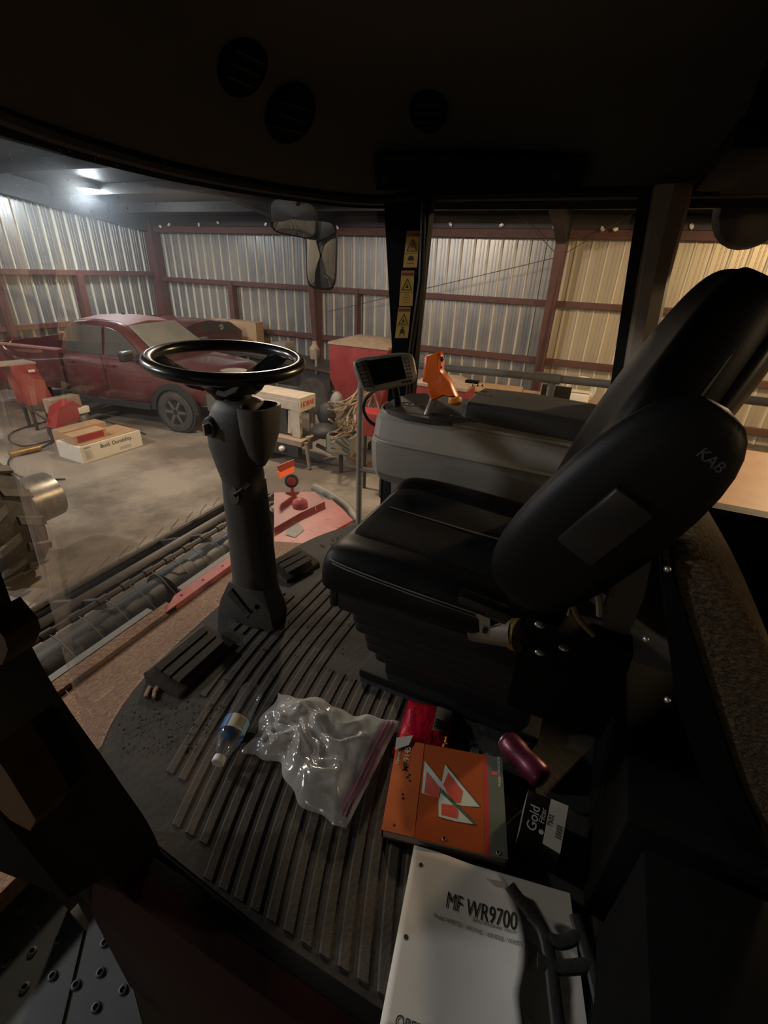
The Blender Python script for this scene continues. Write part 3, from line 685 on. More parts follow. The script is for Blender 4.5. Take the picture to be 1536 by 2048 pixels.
def padsec(y, x0, z1, z0=2.48, x1=1.77): return [V(p) for p in ((x0 - .004, y, z0), (x0, y, z1 - .014), (x0 + .012, y, z1), ((x0 + x1) / 2, y, z1 + .006), (x1 - .015, y, z1), (x1, y, z1 - .015), (x1, y, z0))]
rings(bm, [padsec(.395, 1.53, 2.53), padsec(.375, 1.505, 2.552), padsec(.2, 1.495, 2.556), padsec(.0, 1.495, 2.548), padsec(-.12, 1.50, 2.53)]); obj('armrest_pad', bm, 'panel', cs, ang=35)
bm = B(); box(bm, W(945, 763, 0, 1.72), (.03, .05, .01), None, .003); obj('switch_recess', bm, 'blackgloss', cs)
for dx in (-10, 0, 10):
    bm = B(); sphere(bm, W(955 + dx, 785 - 14, 0, 1.66), .006, (1, 1, .6)); obj('switch', bm, 'chrome', cs)
bm = B(); lathe(bm, [(.019, -.0), (.023, .004), (.023, .020), (.018, .026), (.001, .027)], W(909, 808, 0, 1.555), (0, .0, 1)); obj('throttle_knob', bm, 'yellow', cs)
# orange hydro handle
hd = B(); X0 = 1.475
sil = [(852, 712), (878, 703), (883, 706), (886, 720), (884, 738), (890, 748), (903, 762), (909, 778), (915, 792), (905, 794), (890, 790), (870, 800), (860, 792), (857, 765), (847, 762)]
q = [W(x, y, 0, X0) for x, y in sil]
cen_ = sum(q, V((0, 0, 0))) / len(q)
rings(hd, [[p.lerp(cen_, .10) + V((-.018, 0, 0)) for p in q], [p + V((-.010, 0, 0)) for p in q], [p + V((.012, 0, 0)) for p in q], [p.lerp(cen_, .10) + V((.020, 0, 0)) for p in q]])
grip = obj('hydro_handle', hd, 'orange', cs, ang=50)
bm = B(); cyl(bm, W(865, 795, 0, X0), W(853, 829, 0, 1.47), .0085, .010, 14); obj('lever_stalk', bm, 'steel', grip)
for p_, r_ in (((884, 718), .006), ((882, 734), .004), ((881, 748), .005)):
    bm = B(); sphere(bm, W(p_[0], p_[1], 0, X0 - .012), r_, (1.3, .9, 1.4)); obj('thumb_button', bm, 'blackgloss', grip)
bm = B(); hp = [W(853, 713, 0, X0 - .019), W(874, 707, 0, X0 - .019), W(874, 758, 0, X0 - .019), W(850, 762, 0, X0 - .019)]
prism(bm, hp, (.004, 0, 0)); obj('side_plate', bm, 'orange', grip)

# ================================================================ MONITOR
mo = thing('display_monitor', 'grey terminal display with dark screen and two columns of buttons beside the lever', 'monitor', W(770, 790, 0, 1.45))
TL, TR, BR, BL = W(700, 716, 0, 1.37), W(826, 701, 0, 1.47), W(838, 764, 0, 1.45), W(726, 786, 0, 1.35)
nn = (TR - TL).cross(BL - TL).normalized()
if nn.dot(CAM - TL) < 0: nn = -nn
def mp(u, v, h=0): return TL.lerp(TR, u).lerp(BL.lerp(BR, u), v) + nn * h
def oval(u0, u1, v0, v1, h, n=28, p=5):
    out = []
    for k in range(n):
        t = 2 * PI * k / n; x = math.copysign(abs(math.cos(t)) ** (2 / p), math.cos(t)); y = math.copysign(abs(math.sin(t)) ** (2 / p), math.sin(t))
        out.append(mp((u0 + u1) / 2 + (u1 - u0) / 2 * x, (v0 + v1) / 2 + (v1 - v0) / 2 * y, h))
    return out
bm = B(); rings(bm, [oval(.04, .96, .05, .95, -.035), oval(0, 1, 0, 1, -.022), oval(0, 1, 0, 1, -.006), oval(.03, .97, .04, .96, .0)]); mh = obj('housing', bm, 'mongrey', mo, ang=50)
bm = B(); prism(bm, [mp(.24, .86, .0015), mp(.22, .14, .0015), mp(.79, .12, .0015), mp(.80, .82, .0015)], nn * .002); obj('screen', bm, 'screen', mo)
bm = B(); prism(bm, [mp(.05, .84, .0005), mp(.05, .18, .0005), mp(.23, .10, .0005), mp(.23, .92, .0005)], nn * .0022); obj('dark_bezel', bm, 'panel', mo)
for k in range(6):
    for u in (.115 + .0 * k, .885):
        v = .22 + k * .115; 
        bm = B(); rings(bm, [oval(u - .033, u + .033, v - .035, v + .035, .002, 14, 2.4), oval(u - .028, u + .028, v - .03, v + .03, .005, 14, 2.4)]); fb = obj('button', bm, 'greystrip', mo)
        bm = B(); rings(bm, [oval(u - .016, u + .016, v - .024, v + .024, .0045, 12, 2), oval(u - .014, u + .014, v - .02, v + .02, .0056, 12, 2)]); obj('button_face', bm, 'ink', fb)
for k in range(3):
    u = .73 + k * .065; bm = B(); rings(bm, [oval(u - .028, u + .028, .88, .95, .0, 14, 2.4), oval(u - .022, u + .022, .89, .94, .003, 14, 2.4)]); obj('round_button', bm, 'ink', mo)
bm = B(); cyl(bm, mp(.6, .8, -.03), W(800, 830, 0, 1.56), .012); obj('bracket', bm, 'black', mo)
bm = B(); tube(bm, smooth_path([mp(.45, .85, -.03), W(738, 790, 0, 1.5), W(727, 815, 0, 1.5), W(735, 838, 0, 1.5), W(752, 850, 0, 1.5), W(770, 840, 0, 1.52)], 6), .006, 8); obj('cable', bm, 'blackgloss', mo)

# ================================================================ WARNING DECALS ON THE FRONT RIGHT PILLAR
for i, (yt, yb, xs, lab) in enumerate((
        (462, 535, ((814, 840), (806, 834)), 'topmost yellow warning decal on the pillar, with exclamation triangle'),
        (541, 612, ((803, 829), (798, 825)), 'middle yellow warning decal on the pillar, between two others'),
        (614, 676, ((797, 822), (790, 816)), 'lowest yellow warning decal on the pillar, with seated figure symbol'))):
    X_ = 1.777
    a1, b1, c1_, d1 = W(xs[0][0], yt, 0, X_), W(xs[0][1], yt, 0, X_), W(xs[1][1], yb, 0, X_), W(xs[1][0], yb, 0, X_)
    t = thing('warning_decal', lab, 'decal', (a1 + c1_) / 2, 'yellow warning decals on the pillar')
    def dp(u, v, h=0): return a1.lerp(b1, u).lerp(d1.lerp(c1_, u), v) + V((-h, 0, 0))
    bm = B(); prism(bm, [dp(0, .16), dp(1, .16), dp(1, 1), dp(0, 1)], (-.0008, 0, 0)); obj('yellow_field', bm, 'decal', t, smooth=False)
    bm = B(); prism(bm, [dp(0, 0), dp(1, 0), dp(1, .16), dp(0, .16)], (-.0008, 0, 0)); obj('header_band', bm, 'decalhead', t, smooth=False)
    text('header_lettering', 'WARNING', dp(.08, .13, .001), dp(1, .13) - dp(0, .13), dp(0, 0) - dp(0, 1), .0085, 'ink', t)
    bm = B(); tp = [dp(.5, .22, .001), dp(.86, .54, .001), dp(.14, .54, .001)]
    for k in range(3): tube(bm, [tp[k], tp[(k + 1) % 3]], .0012, 4)
    if i == 0: tube(bm, [dp(.5, .33, .001), dp(.5, .45, .001)], .0013, 5); sphere(bm, dp(.5, .5, .001), .0016, u=6, v=4)
    else: tube(bm, [dp(.42, .48, .001), dp(.5, .38, .001), dp(.58, .48, .001)], .0012, 4); sphere(bm, dp(.5, .47, .001), .0025, u=6, v=4)
    tube(bm, [dp(0, .6, .001), dp(1, .6, .001)], .0007, 4)
    if i == 2:
        sphere(bm, dp(.5, .66, .001), .0035, (.3, 1, 1), 8, 6); prism(bm, [dp(.38, .70, .001), dp(.62, .70, .001), dp(.68, .84, .001), dp(.32, .84, .001)], (-.0006, 0, 0)); tube(bm, [dp(.34, .94, .001), dp(.34, .84, .001), dp(.66, .84, .001), dp(.66, .94, .001)], .0012, 4)
    elif i == 0:
        prism(bm, [dp(.3, .74, .001), dp(.4, .67, .001), dp(.6, .67, .001), dp(.7, .74, .001), dp(.7, .8, .001), dp(.3, .8, .001)], (-.0006, 0, 0)); tube(bm, [dp(.25, .88, .001), dp(.75, .88, .001)], .0007, 4)
    else:
        for k in range(4): tube(bm, [dp(.25, .68 + k * .07, .001), dp(.75, .68 + k * .07, .001)], .0007, 4)
    obj('symbols', bm, 'ink', t, smooth=False)

# ================================================================ OUTSIDE MIRRORS
def mirror(px, xpl, lab, tilt):
    q = [W(x, y, 0, xpl + tl) for (x, y), tl in zip(px, tilt)]
    c = sum(q, V((0, 0, 0))) / 4; t = thing('wing_mirror', lab, 'mirror', c)
    n = (q[1] - q[0]).cross(q[3] - q[0]).normalized()
    if n.dot(CAM - c) < 0: n = -n
    def s_(k, h):
        out = []
        for i in range(32):
            a_ = 2 * PI * i / 32; x = math.copysign(abs(math.cos(a_)) ** .45, math.cos(a_)) * k; y = math.copysign(abs(math.sin(a_)) ** .45, math.sin(a_)) * k
            u, v_ = (x + 1) / 2, (y + 1) / 2; out.append(q[0].lerp(q[1], u).lerp(q[3].lerp(q[2], u), v_) + n * h)
        return out
    bm = B(); rings(bm, [s_(.8, -.05), s_(.98, -.03), s_(1.0, 0), s_(.93, .004)]); obj('mirror_housing', bm, 'black', t, ang=60)
    bm = B(); rings(bm, [s_(.92, .0045), s_(.6, .0075), s_(.05, .009)], cap=False); obj('mirror_glass', bm, 'mirror', t, ang=180)
    return t, c
m1, c1m = mirror([(537, 392), (636, 405), (634, 482), (540, 464)], 2.15, 'small rectangular wing mirror mounted at the top of the windscreen', (.0, .12, .12, .0))
m2, c2m = mirror([(612, 434), (676, 440), (672, 584), (612, 576)], 2.30, 'tall narrow wing mirror hanging below and behind the small one', (.0, .06, .06, .0))
bm = B(); tube(bm, smooth_path([(1.8, .95, 3.2), (2.1, 1.3, 3.25), c1m + V((.05, .02, .02)), c2m + V((.06, 0, -.02))], 5), .012, 8); obj('mirror_arm', bm, 'black', m2)

# ================================================================ HEADLINER FITTINGS
for px, r_, lab in (((485, 130), .055, 'round dark air vent in the headliner, furthest left'), ((580, 228), .062, 'round dark air vent in the headliner, middle and largest'), ((857, 220), .045, 'round dark air vent in the headliner above the side window')):
    p, nv = hitliner(*px); r_ *= 1.25; t = thing('air_vent', lab, 'air vent', p, 'round vents in the headliner')
    bm = B(); lathe(bm, [(r_, -.02), (r_, .008), (r_ * .85, .016), (r_ * .8, .012), (.001, .011)], p, nv, 28); obj('vent_ring', bm, 'frame', t)
    for k in (-1, 0, 1):
        ta, tb_ = frame_of(nv); bm = B(); cyl(bm, p + nv * .014 + tb_ * k * r_ * .4 - ta * r_ * .65, p + nv * .014 + tb_ * k * r_ * .4 + ta * r_ * .65, .004, None, 6); obj('louvre', bm, 'black', t)
rd = thing('overhead_radio_panel', 'wide black radio and switch panel in the headliner over the side window', 'radio panel', (1.70, .5, 3.17))
hh = [hitliner(*p_) for p_ in ((750, 306), (1175, 306), (1160, 368), (755, 372))]; hn = sum((h[1] for h in hh), V((0, 0, 0))).normalized()
bm = B(); prism(bm, [h[0] - hn * .02 for h in hh], hn * .04); obj('panel_body', bm, 'frame', rd)
for px_ in ((775, 345), (1115, 335)):
    h = hitliner(*px_); bm = B(); lathe(bm, [(.014, 0), (.013, .014), (.001, .015)], h[0] + hn * .021, hn, 16); obj('knob', bm, 'black', rd)
bm = B(); prism(bm, [hitliner(*p_)[0] + hn * .0212 for p_ in ((850, 325), (1050, 322), (1050, 348), (850, 352))], hn * .001); obj('display_window', bm, 'screen', rd)
# sun visor end at the top left, coat hook strap top right
bm = B(); box(bm, (1.45, -.16, 3.17), (.5, .08, .05), None, .015); tag(obj('grab_strap', bm, 'frame'), 'dark padded strap block under the headliner at the top right corner', 'strap')

# ================================================================ THINGS ON THE MAT
def flatframe(p00, p10, p01, z):
    a_, b_, c_ = (W(*p, 2, z) for p in (p00, p10, p01)); return a_, b_, c_
# --- operator's manual (orange)
Zb = FL + .034
TL_, TR_, BR_, BL_ = [W(x, y, 2, Zb) for x, y in ((796, 1478), (1004, 1516), (1016, 1720), (764, 1660))]
bd = thing('operator_manual', 'orange operator manual with folded triangle emblem and grey edge band, lying on the mat', 'manual', (TL_ + BR_) / 2 - V((0, 0, .026)))
def bp(u, v, h=0): return TL_.lerp(TR_, u).lerp(BL_.lerp(BR_, u), v) + V((0, 0, h))
bm = B(); prism(bm, [bp(.01, .01, -.026), bp(.99, .01, -.026), bp(.99, .99, -.026), bp(.01, .99, -.026)], (0, 0, .024)); obj('page_block', bm, 'paper', bd)
bm = B(); prism(bm, [bp(0, 0, -.002), bp(1, 0, -.002), bp(1, 1, -.002), bp(0, 1, -.002)], (0, 0, .002)); cv = obj('front_cover', bm, 'binder', bd)
bm = B(); prism(bm, [bp(0, 0, -.0275), bp(1, 0, -.0275), bp(1, 1, -.0275), bp(0, 1, -.0275)], (0, 0, .0015)); obj('back_cover', bm, 'binder', bd)
bm = B(); prism(bm, [bp(-.006, 0, -.0275), bp(0, 0, -.0275), bp(0, 1, -.0275), bp(-.006, 1, -.0275)], (0, 0, .0275)); obj('spine', bm, 'binder2', bd)
def pan(nm, uv, m, h=.0004):
    bm = B(); prism(bm, [bp(u, v, h - .0003) for u, v in uv], (0, 0, .0005)); return obj(nm, bm, m, cv, smooth=False)
pan('orange_band', [(0, 0), (.26, .0), (.26, 1), (0, 1)], 'binder2')
pan('red_stripe', [(.825, 0), (.865, 0), (.865, 1), (.825, 1)], 'bred')
pan('grey_band', [(.865, 0), (1, 0), (1, 1), (.865, 1)], 'bgrey')
def px2uv(x, y):
    p = W(x, y, 2, Zb); u = v = .5
    for _ in range(30):
        q = bp(u, v); du = TR_ - TL_; dv = BL_ - TL_; e = p - q
        det = du.x * dv.y - du.y * dv.x; u += (e.x * dv.y - e.y * dv.x) / det; v += (du.x * e.y - du.y * e.x) / det
    return (u, v)
E_ = lambda pts: [px2uv(740 + x * 440 / 1536, 1360 + y * 440 / 1536) for x, y in pts]
pan('emblem_white', E_([(382, 565), (500, 715), (490, 830), (360, 790)]), 'artwhite', .0007)
pan('emblem_white', E_([(525, 590), (768, 888), (640, 880), (480, 830), (505, 690)]), 'artwhite', .0007)
pan('emblem_white', E_([(478, 850), (500, 760), (745, 1012), (600, 990), (478, 955)]), 'artwhite', .0009)
pan('emblem_edge', E_([(525, 590), (768, 888), (762, 872), (540, 612)]), 'artgreen', .0012)
pan('emblem_edge', E_([(500, 760), (745, 1012), (725, 1010), (495, 790)]), 'artgreen', .0012)
pan('emblem_red', E_([(395, 640), (492, 760), (480, 830), (378, 790)]), 'artred', .0012)
pan('emblem_red', E_([(545, 648), (648, 780), (630, 862), (570, 850), (510, 735)]), 'artred', .0012)
pan('emblem_red', E_([(500, 865), (590, 878), (618, 920), (612, 970), (498, 945)]), 'artred', .0012)
pan('emblem_red', E_([(850, 640), (890, 640), (890, 668), (850, 668)]), 'artred', .0010)
vdir = bp(.1, 0) - bp(.1, 1); udir = bp(0, .5) - bp(1, .5)
text('title_lettering', "Operator", bp(.045, .31, .001), vdir, udir, .0075, 'artwhite', cv)
text('model_lettering', 'MF', bp(.135, .37, .001), vdir, udir, .0125, 'ink', cv)
text('model_number', '9145', bp(.135, .255, .0014), vdir, udir, .0135, 'artwhite', cv)
text('maker_lettering', 'MASSEY FERGUSON', bp(.975, .34, .001), vdir, udir, .006, 'artwhite', cv)
for u, v in ((.14, .43), (.155, .40), (.165, .46), (.12, .62), (.13, .66), (.09, .93)):
    bm = B(); q = bp(u, v, .0006); lathe(bm, [(.0028, 0), (.002, .001)], q, (0, 0, 1), 8); obj('dirt_spot', bm, 'ink', cv)
for u, v in ((.5, .95), (.93, .96)):
    bm = B(); torus(bm, bp(u, v, .001), (0, 0, 1), .004, .0008, 14, 5); obj('punched_hole', bm, 'steel', cv)
bm = B(); prism(bm, [W(x, y, 2, Zb + .004) for x, y in ((793, 1476), (826, 1471), (818, 1490), (790, 1500))], (0, 0, .001)); tag(obj('paper_slip', bm, 'paper'), 'small white paper slip sticking out above the orange manual', 'paper slip')

# --- red snack bag
sp = thing('snack_package', 'shiny red snack package with silver label lying under the orange manual', 'snack bag', W(850, 1440, 2, FL))
SQ = [W(x, y, 2, FL + .03) for x, y in ((818, 1388), (914, 1412), (900, 1500), (782, 1505))]
def sq(u, v): return SQ[0].lerp(SQ[1], u).lerp(SQ[3].lerp(SQ[2], u), v)
def pillowgrid(bmx, f, n, m_, h, base, noise=.004, seed=1):
    rnd = random.Random(seed); top = []; bot = []
    for i in range(n + 1):
        ra = []; rb = []
        for j in range(m_ + 1):
            u, v = i / n, j / m_; p = f(u, v); k = (math.sin(PI * u) * math.sin(PI * v)) ** .45
            z = base + h * k + (rnd.uniform(-noise, noise) if 0 < i < n and 0 < j < m_ else 0)
            ra.append(bmx.verts.new((p.x, p.y, z))); rb.append(bmx.verts.new((p.x, p.y, base - .0)) if not (i in (0, n) or j in (0, m_)) else ra[-1])
        top.append(ra); bot.append(rb)
    for i in range(n):
        for j in range(m_):
            for g, fl in ((top, 0), (bot, 1)):
                q = [g[i][j], g[i + 1][j], g[i + 1][j + 1], g[i][j + 1]]
                try: bmx.faces.new(q if not fl else q[::-1])
                except ValueError: pass
    return bmx
bm = B(); pillowgrid(bm, sq, 14, 14, .028, FL + .008, .0025, 3); sb = obj('red_film', bm, 'foilred', sp, ang=180)
bm = B()
R = []
for j in range(9):
    v = .1 + .55 * j / 8
    R.append([sq(u, v) + V((0, 0, FL + .008 + .0305 * (math.sin(PI * u) * math.sin(PI * v)) ** .45 - sq(u, v).z + .003)) for u in (.62, .72, .82, .92)])
rings(bm, R, cap=False, close=False); lb = obj('silver_label', bm, 'silver', sp, ang=180)
def sz(u, v, h=.004): p = sq(u, v); return V((p.x, p.y, FL + .008 + .0305 * (math.sin(PI * u) * math.sin(PI * v)) ** .45 + h))
bm = B()
for k in range(9): 
    v = .44 + .022 * k
    tube(bm, [sz(.64, v, .005), sz(.76, v, .005), sz(.9, v, .005)], .0009 if k % 3 else .0018, 4)
obj('barcode', bm, 'ink', lb)
bm = B()
for u, v in ((.9, .72), (.93, .8), (.88, .86), (.94, .9), (.9, .78), (.12, .9), (.05, .82)):
    sphere(bm, sz(u, v, .0015), .006, (1, .6, .35), 8, 6)
obj('snack_picture', bm, 'snackorange', sp)

# --- WR9700 manual
Zm = FL + .022
mq = [W(x, y, 2, Zm - .006) for x, y in ((836, 1696), (1140, 1786), (1176, 2060), (764, 2060))]
wm = thing('windrower_manual', 'white paper manual titled MF WR9700 with curled cover, lying at the bottom on the mat', 'manual', (mq[0] + mq[2]) / 2 - V((0, 0, .016)))
bm = B()
prism(bm, [p - V((0, 0, .015)) for p in mq], (0, 0, .014)); obj('page_block', bm, 'paper', wm)
def mw(u, v):
    a_ = [W(x, y, 2, Zm) for x, y in ((828, 1692), (880, 1708), (935, 1730), (1000, 1758))]
    b_ = [W(x, y, 2, Zm) for x, y in ((756, 2070), (850, 2075), (950, 2080), (1046, 2085))]
    def at(l, u): k = min(2, int(u * 3)); return l[k].lerp(l[k + 1], u * 3 - k)
    return at(a_, u).lerp(at(b_, u), v)
bm = B(); R = []
n = 16
for i in range(n + 1):
    u = i / n; row = []
    for j in range(n + 1):
        v = j / n; p = mw(u, v); bul = .10 * math.sin(PI * min(1, v * 1.3)) * u ** 3
        p = p + V((.0, -.30 * bul, .0)); row.append(V((p.x, p.y, Zm + .004 + .018 * u ** 4 + .003 * math.sin(5 * u + 3 * v) * u)))
    R.append(row)
rings(bm, R, cap=False, close=False); CV = BVHTree.FromBMesh(bm); cover = obj('curled_cover', bm, 'paper', wm, ang=180)
sol = cover.modifiers.new('thickness', 'SOLIDIFY'); sol.thickness = .0006
def tw(x, y, z=.0075): return W(x, y, 2, Zm + z)
ud = tw(1035, 1862) - tw(892, 1808); vd = tw(905, 1780) - tw(895, 1810)
text('title_lettering', 'MF WR9700', tw(890, 1812, .0085), ud, V((-ud.y, ud.x, 0)), .026, 'ink' , cover, drape=CV, sx=.66)
text('series_lettering', 'Series Windrower Tractor', tw(944, 1840, .0085), ud, V((-ud.y, ud.x, 0)), .0065, 'bgrey' , cover, drape=CV, sx=.75)
text('model_list_lettering', 'Model WR9735 / WR9740 / WR9760 / WR9770', tw(866, 1832, .008), ud, V((-ud.y, ud.x, 0)), .007, 'bgrey' , cover, drape=CV, sx=.8)
text('maker_lettering', 'MASSEY FERGUSON', tw(986, 1802, .009), ud, V((-ud.y, ud.x, 0)), .0035, 'ink', cover)
text('bottom_lettering', "OPERATOR'S MANUAL", tw(788, 2052, .0085), ud, V((-ud.y, ud.x, 0)), .016, 'ink' , cover, drape=CV, sx=.8)
bm = B()
for k in range(3):
    a_ = tw(1002 + k * 8, 1792 + k * 3, .0098); tube(bm, [a_, a_ + V((.008, .0, 0)), a_ + V((.002, -.008, 0)), a_], .0006, 4)
obj('small_emblem', bm, 'bgrey', cover)
for x, y in ((842, 1728), (812, 1872), (936, 1770)):
    bm = B(); lathe(bm, [(.0038 if x < 900 else .002, 0), (.0036 if x < 900 else .0018, .001)], V((tw(x, y).x, tw(x, y).y, CV.ray_cast(tw(x, y, .3), V((0, 0, -1)))[0].z + .0004)), (0, 0, 1), 14); obj('punch_hole', bm, 'ink', cover)
bm = B(); prism(bm, [tw(972, 1757, .02), tw(1012, 1765, .03), tw(1008, 1780, .012), tw(990, 1772, .01)], (0, 0, .001)); obj('torn_corner', bm, 'white', cover)

# --- black straps lying on the manual
bm = B()
for pts_ in (((1060, 1828), (1085, 1860), (1100, 1920), (1110, 2000), (1120, 2080)), ((1150, 1830), (1165, 1880), (1190, 1960), (1215, 2080)), ((1085, 1870), (1120, 1885), (1160, 1870)), ((1075, 1920), (1120, 1935), (1180, 1930)), ((1020, 1772), (1040, 1800), (1065, 1830))):
    tube(bm, smooth_path([W(x, y, 2, FL + .055) for x, y in pts_], 5), .011, 8, .6)
tag(obj('black_harness', bm, 'rubber'), 'tangle of black webbing straps lying over the right side of the white manual', 'strap')

# --- filter box
Zf = FL + .075
FQ = [W(x, y, 2, Zf) for x, y in ((1057, 1580), (1137, 1612), (1120, 1708), (1040, 1660))]
fb_ = thing('filter_box', 'black and white oil filter carton lettered Gold Filter 7502', 'box', (FQ[0] + FQ[2]) / 2 - V((0, 0, .07)))
def fp(u, v, h=0): return FQ[0].lerp(FQ[1], u).lerp(FQ[3].lerp(FQ[2], u), v) + V((0, 0, h))
bm = B(); prism(bm, [fp(0, 0, -.072), fp(1, 0, -.072), fp(1, 1, -.072), fp(0, 1, -.072)], (0, 0, .072)); fx = obj('carton', bm, 'blackgloss', fb_)
bm = B(); prism(bm, [fp(.57, 0, 0), fp(1, 0, 0), fp(1, 1, 0), fp(.57, 1, 0)], (0, 0, .0008)); obj('white_panel', bm, 'paper', fx)
bm = B(); prism(bm, [fp(-.003, 0, -.07), fp(-.003, 1, -.07), fp(-.003, 1, 0), fp(-.003, 0, 0)], (.001, .0, 0)); obj('end_flap', bm, 'greystrip', fx)
fu = fp(.2, 0) - fp(.2, 1); fv = fp(0, .5) - fp(1, .5)
text('brand_lettering', 'Gold', fp(.36, .88, .001), fu, fv, .019, 'paper', fx)
text('type_lettering', 'Filter', fp(.52, .62, .001), fu, fv, .011, 'paper', fx)
text('number_lettering', '7502', fp(.70, .60, .0012), fu, fv, .009, 'ink', fx)
bm = B(); lathe(bm, [(.005, 0), (.005, .0006)], fp(.49, .80, .0004), (0, 0, 1), 14); obj('round_mark', bm, 'paper', fx)
bm = B()
for k in range(9): tube(bm, [fp(.82, .50 + k * .03, .0012), fp(.95, .50 + k * .03, .0012)], .0006 if k % 2 else .0011, 4)
obj('barcode', bm, 'ink', fx)

# --- magenta can
a_ = W(1010, 1478, 2, FL + .034); b_ = W(1088, 1560, 2, FL + .034); dn = (b_ - a_); L_ = dn.length
cn = thing('drink_can', 'crumpled magenta drink can lying on the mat right of the orange manual', 'can', (a_ + b_) / 2 - V((0, 0, .03)))
bm = B(); lathe(bm, [(.020, 0), (.026, .004), (.030, .014), (.030, L_ * .35), (.027, L_ * .5), (.030, L_ * .65), (.030, L_ - .014), (.026, L_ - .003), (.022, L_)], a_, dn, 24); obj('can_body', bm, 'pinkcan', cn)
bm = B(); lathe(bm, [(.021, -.002), (.022, .001), (.019, .0015)], a_, dn, 24); obj('can_rim', bm, 'steel', cn)

# --- water bottle
a_ = W(506, 1376, 2, FL + .034); b_ = W(436, 1524, 2, FL + .030); dn = (b_ - a_).normalized(); L_ = (b_ - a_).length
wb = thing('water_bottle', 'empty clear water bottle with blue label lying on the mat left of the zip bag', 'bottle', (a_ + b_) / 2 - V((0, 0, .03)))
pr_ = [(.020, 0), (.028, .004), (.0315, .014)]
for k in range(6): pr_ += [(.0315, .02 + k * .012), (.0295, .026 + k * .012)]
pr_ += [(.0315, .095), (.0315, .135), (.029, .150), (.020, .172), (.0135, .184), (.0125, .192), (.0125, L_)]
k_ = L_ / .20
bm = B(); lathe(bm, [(r, min(h * k_, L_)) for r, h in pr_], a_, dn, 28); obj('bottle_body', bm, 'bottle', wb, ang=80)
aa, ab = frame_of(dn)
def lab_arc(t0, t1, h0, h1, r, m, nm):
    bm = B(); R = []
    for i in range(13):
        t = t0 + (t1 - t0) * i / 12; d_ = (aa * math.cos(t) + ab * math.sin(t)) * r
        R.append([a_ + dn * h0 + d_, a_ + dn * h1 + d_])
    rings(bm, R, cap=False, close=False); return obj(nm, bm, m, wb, ang=180)
upa = math.atan2(ab.z, aa.z)
lab_arc(0, 2 * PI, .098 * k_, .132 * k_, .0321, 'blue', 'label_band')
lab_arc(upa - .2, upa + 1.7, .098 * k_, .132 * k_, .0323, 'white', 'label_white_panel')
lab_arc(upa + .9, upa + 1.7, .098 * k_, .132 * k_, .0325, 'lightblue', 'label_pale_panel')
bm = B()
for k in range(7):
    t = upa + .75; h = (.104 + .0035 * k) * k_; tube(bm, [a_ + dn * h + (aa * math.cos(t + s) + ab * math.sin(t + s)) * .0327 for s in (-.3, -.1, .1, .3)], .0006, 4)
obj('barcode', bm, 'ink', wb)
bm = B(); lathe(bm, [(.0145, -.002), (.0150, .002), (.0150, .012), (.013, .014), (.001, .014)], a_ + dn * (L_ - .010), dn, 20); obj('cap', bm, 'cap', wb)

# --- zip bag
bgT = [(555, 1370), (592, 1384), (650, 1394), (696, 1412), (742, 1424), (800, 1432)]
bgB = [(490, 1488), (528, 1500), (560, 1525), (598, 1580), (645, 1630), (690, 1646)]
def crv(l, t): k = min(len(l) - 2, int(t * (len(l) - 1))); f = t * (len(l) - 1) - k; return (l[k][0] * (1 - f) + l[k + 1][0] * f, l[k][1] * (1 - f) + l[k + 1][1] * f)
bag = thing('zip_bag', 'crumpled clear plastic zip bag with magenta closure lying on the mat', 'plastic bag', W(650, 1500, 2, FL))
from mathutils import noise as NZ
def bag_pt(u, v, top=True):
    x0, y0 = crv(bgT, u); x1, y1 = crv(bgB, u); wv = 7 * math.sin(13 * u) + 5 * math.sin(29 * u + 1); y0 += wv * .6; x1 -= wv; y1 += wv * .5; uo = 6 * math.sin(11 * v) * (1 - u); x0 += uo; x1 += uo; p = W(x0 + (x1 - x0) * v, y0 + (y1 - y0) * v, 2, FL + .035)
    e = min(1, 4 * min(u, 1 - u, v, 1 - v)); puff = (math.sin(PI * min(1, max(0, u))) * math.sin(PI * v)) ** .5
    nz = NZ.fractal(V((u * 5, v * 5, 1.3 if top else 9)), .9, 2.2, 5); rd_ = 1 - abs(NZ.noise(V((u * 7 + 3, v * 6, .5)))) * 2
    z = FL + .012 + (.040 * puff + .022 * nz * e + .020 * rd_ * e if top else .004 * e * nz)
    return V((p.x, p.y, max(z, FL + .009)))
bm = B(); N_ = 46
for top in (True, False):
    rings(bm, [[bag_pt(i / N_, j / N_, top) for j in range(N_ + 1)] for i in range(N_ + 1)], cap=False, close=False)
obj('bag_film', bm, 'film', bag, ang=180)
for u0 in (.935, .965):
    bm = B(); tube(bm, [bag_pt(u0, v / 30, True) + V((0, 0, .003)) for v in range(1, 29)], .0022, 6); obj('zip_strip', bm, 'zip', bag)
bm = B(); rings(bm, [[bag_pt(u, v / 30, True) + V((0, 0, .0035)) for v in range(1, 28)] for u in (.90, .93, .985)], cap=False, close=False); obj('tinted_edge', bm, thin_glass('magenta film', dust=.35, gloss=.08, rough=.15, dustcol=(.42, .12, .26), scale=9), bag, ang=180)

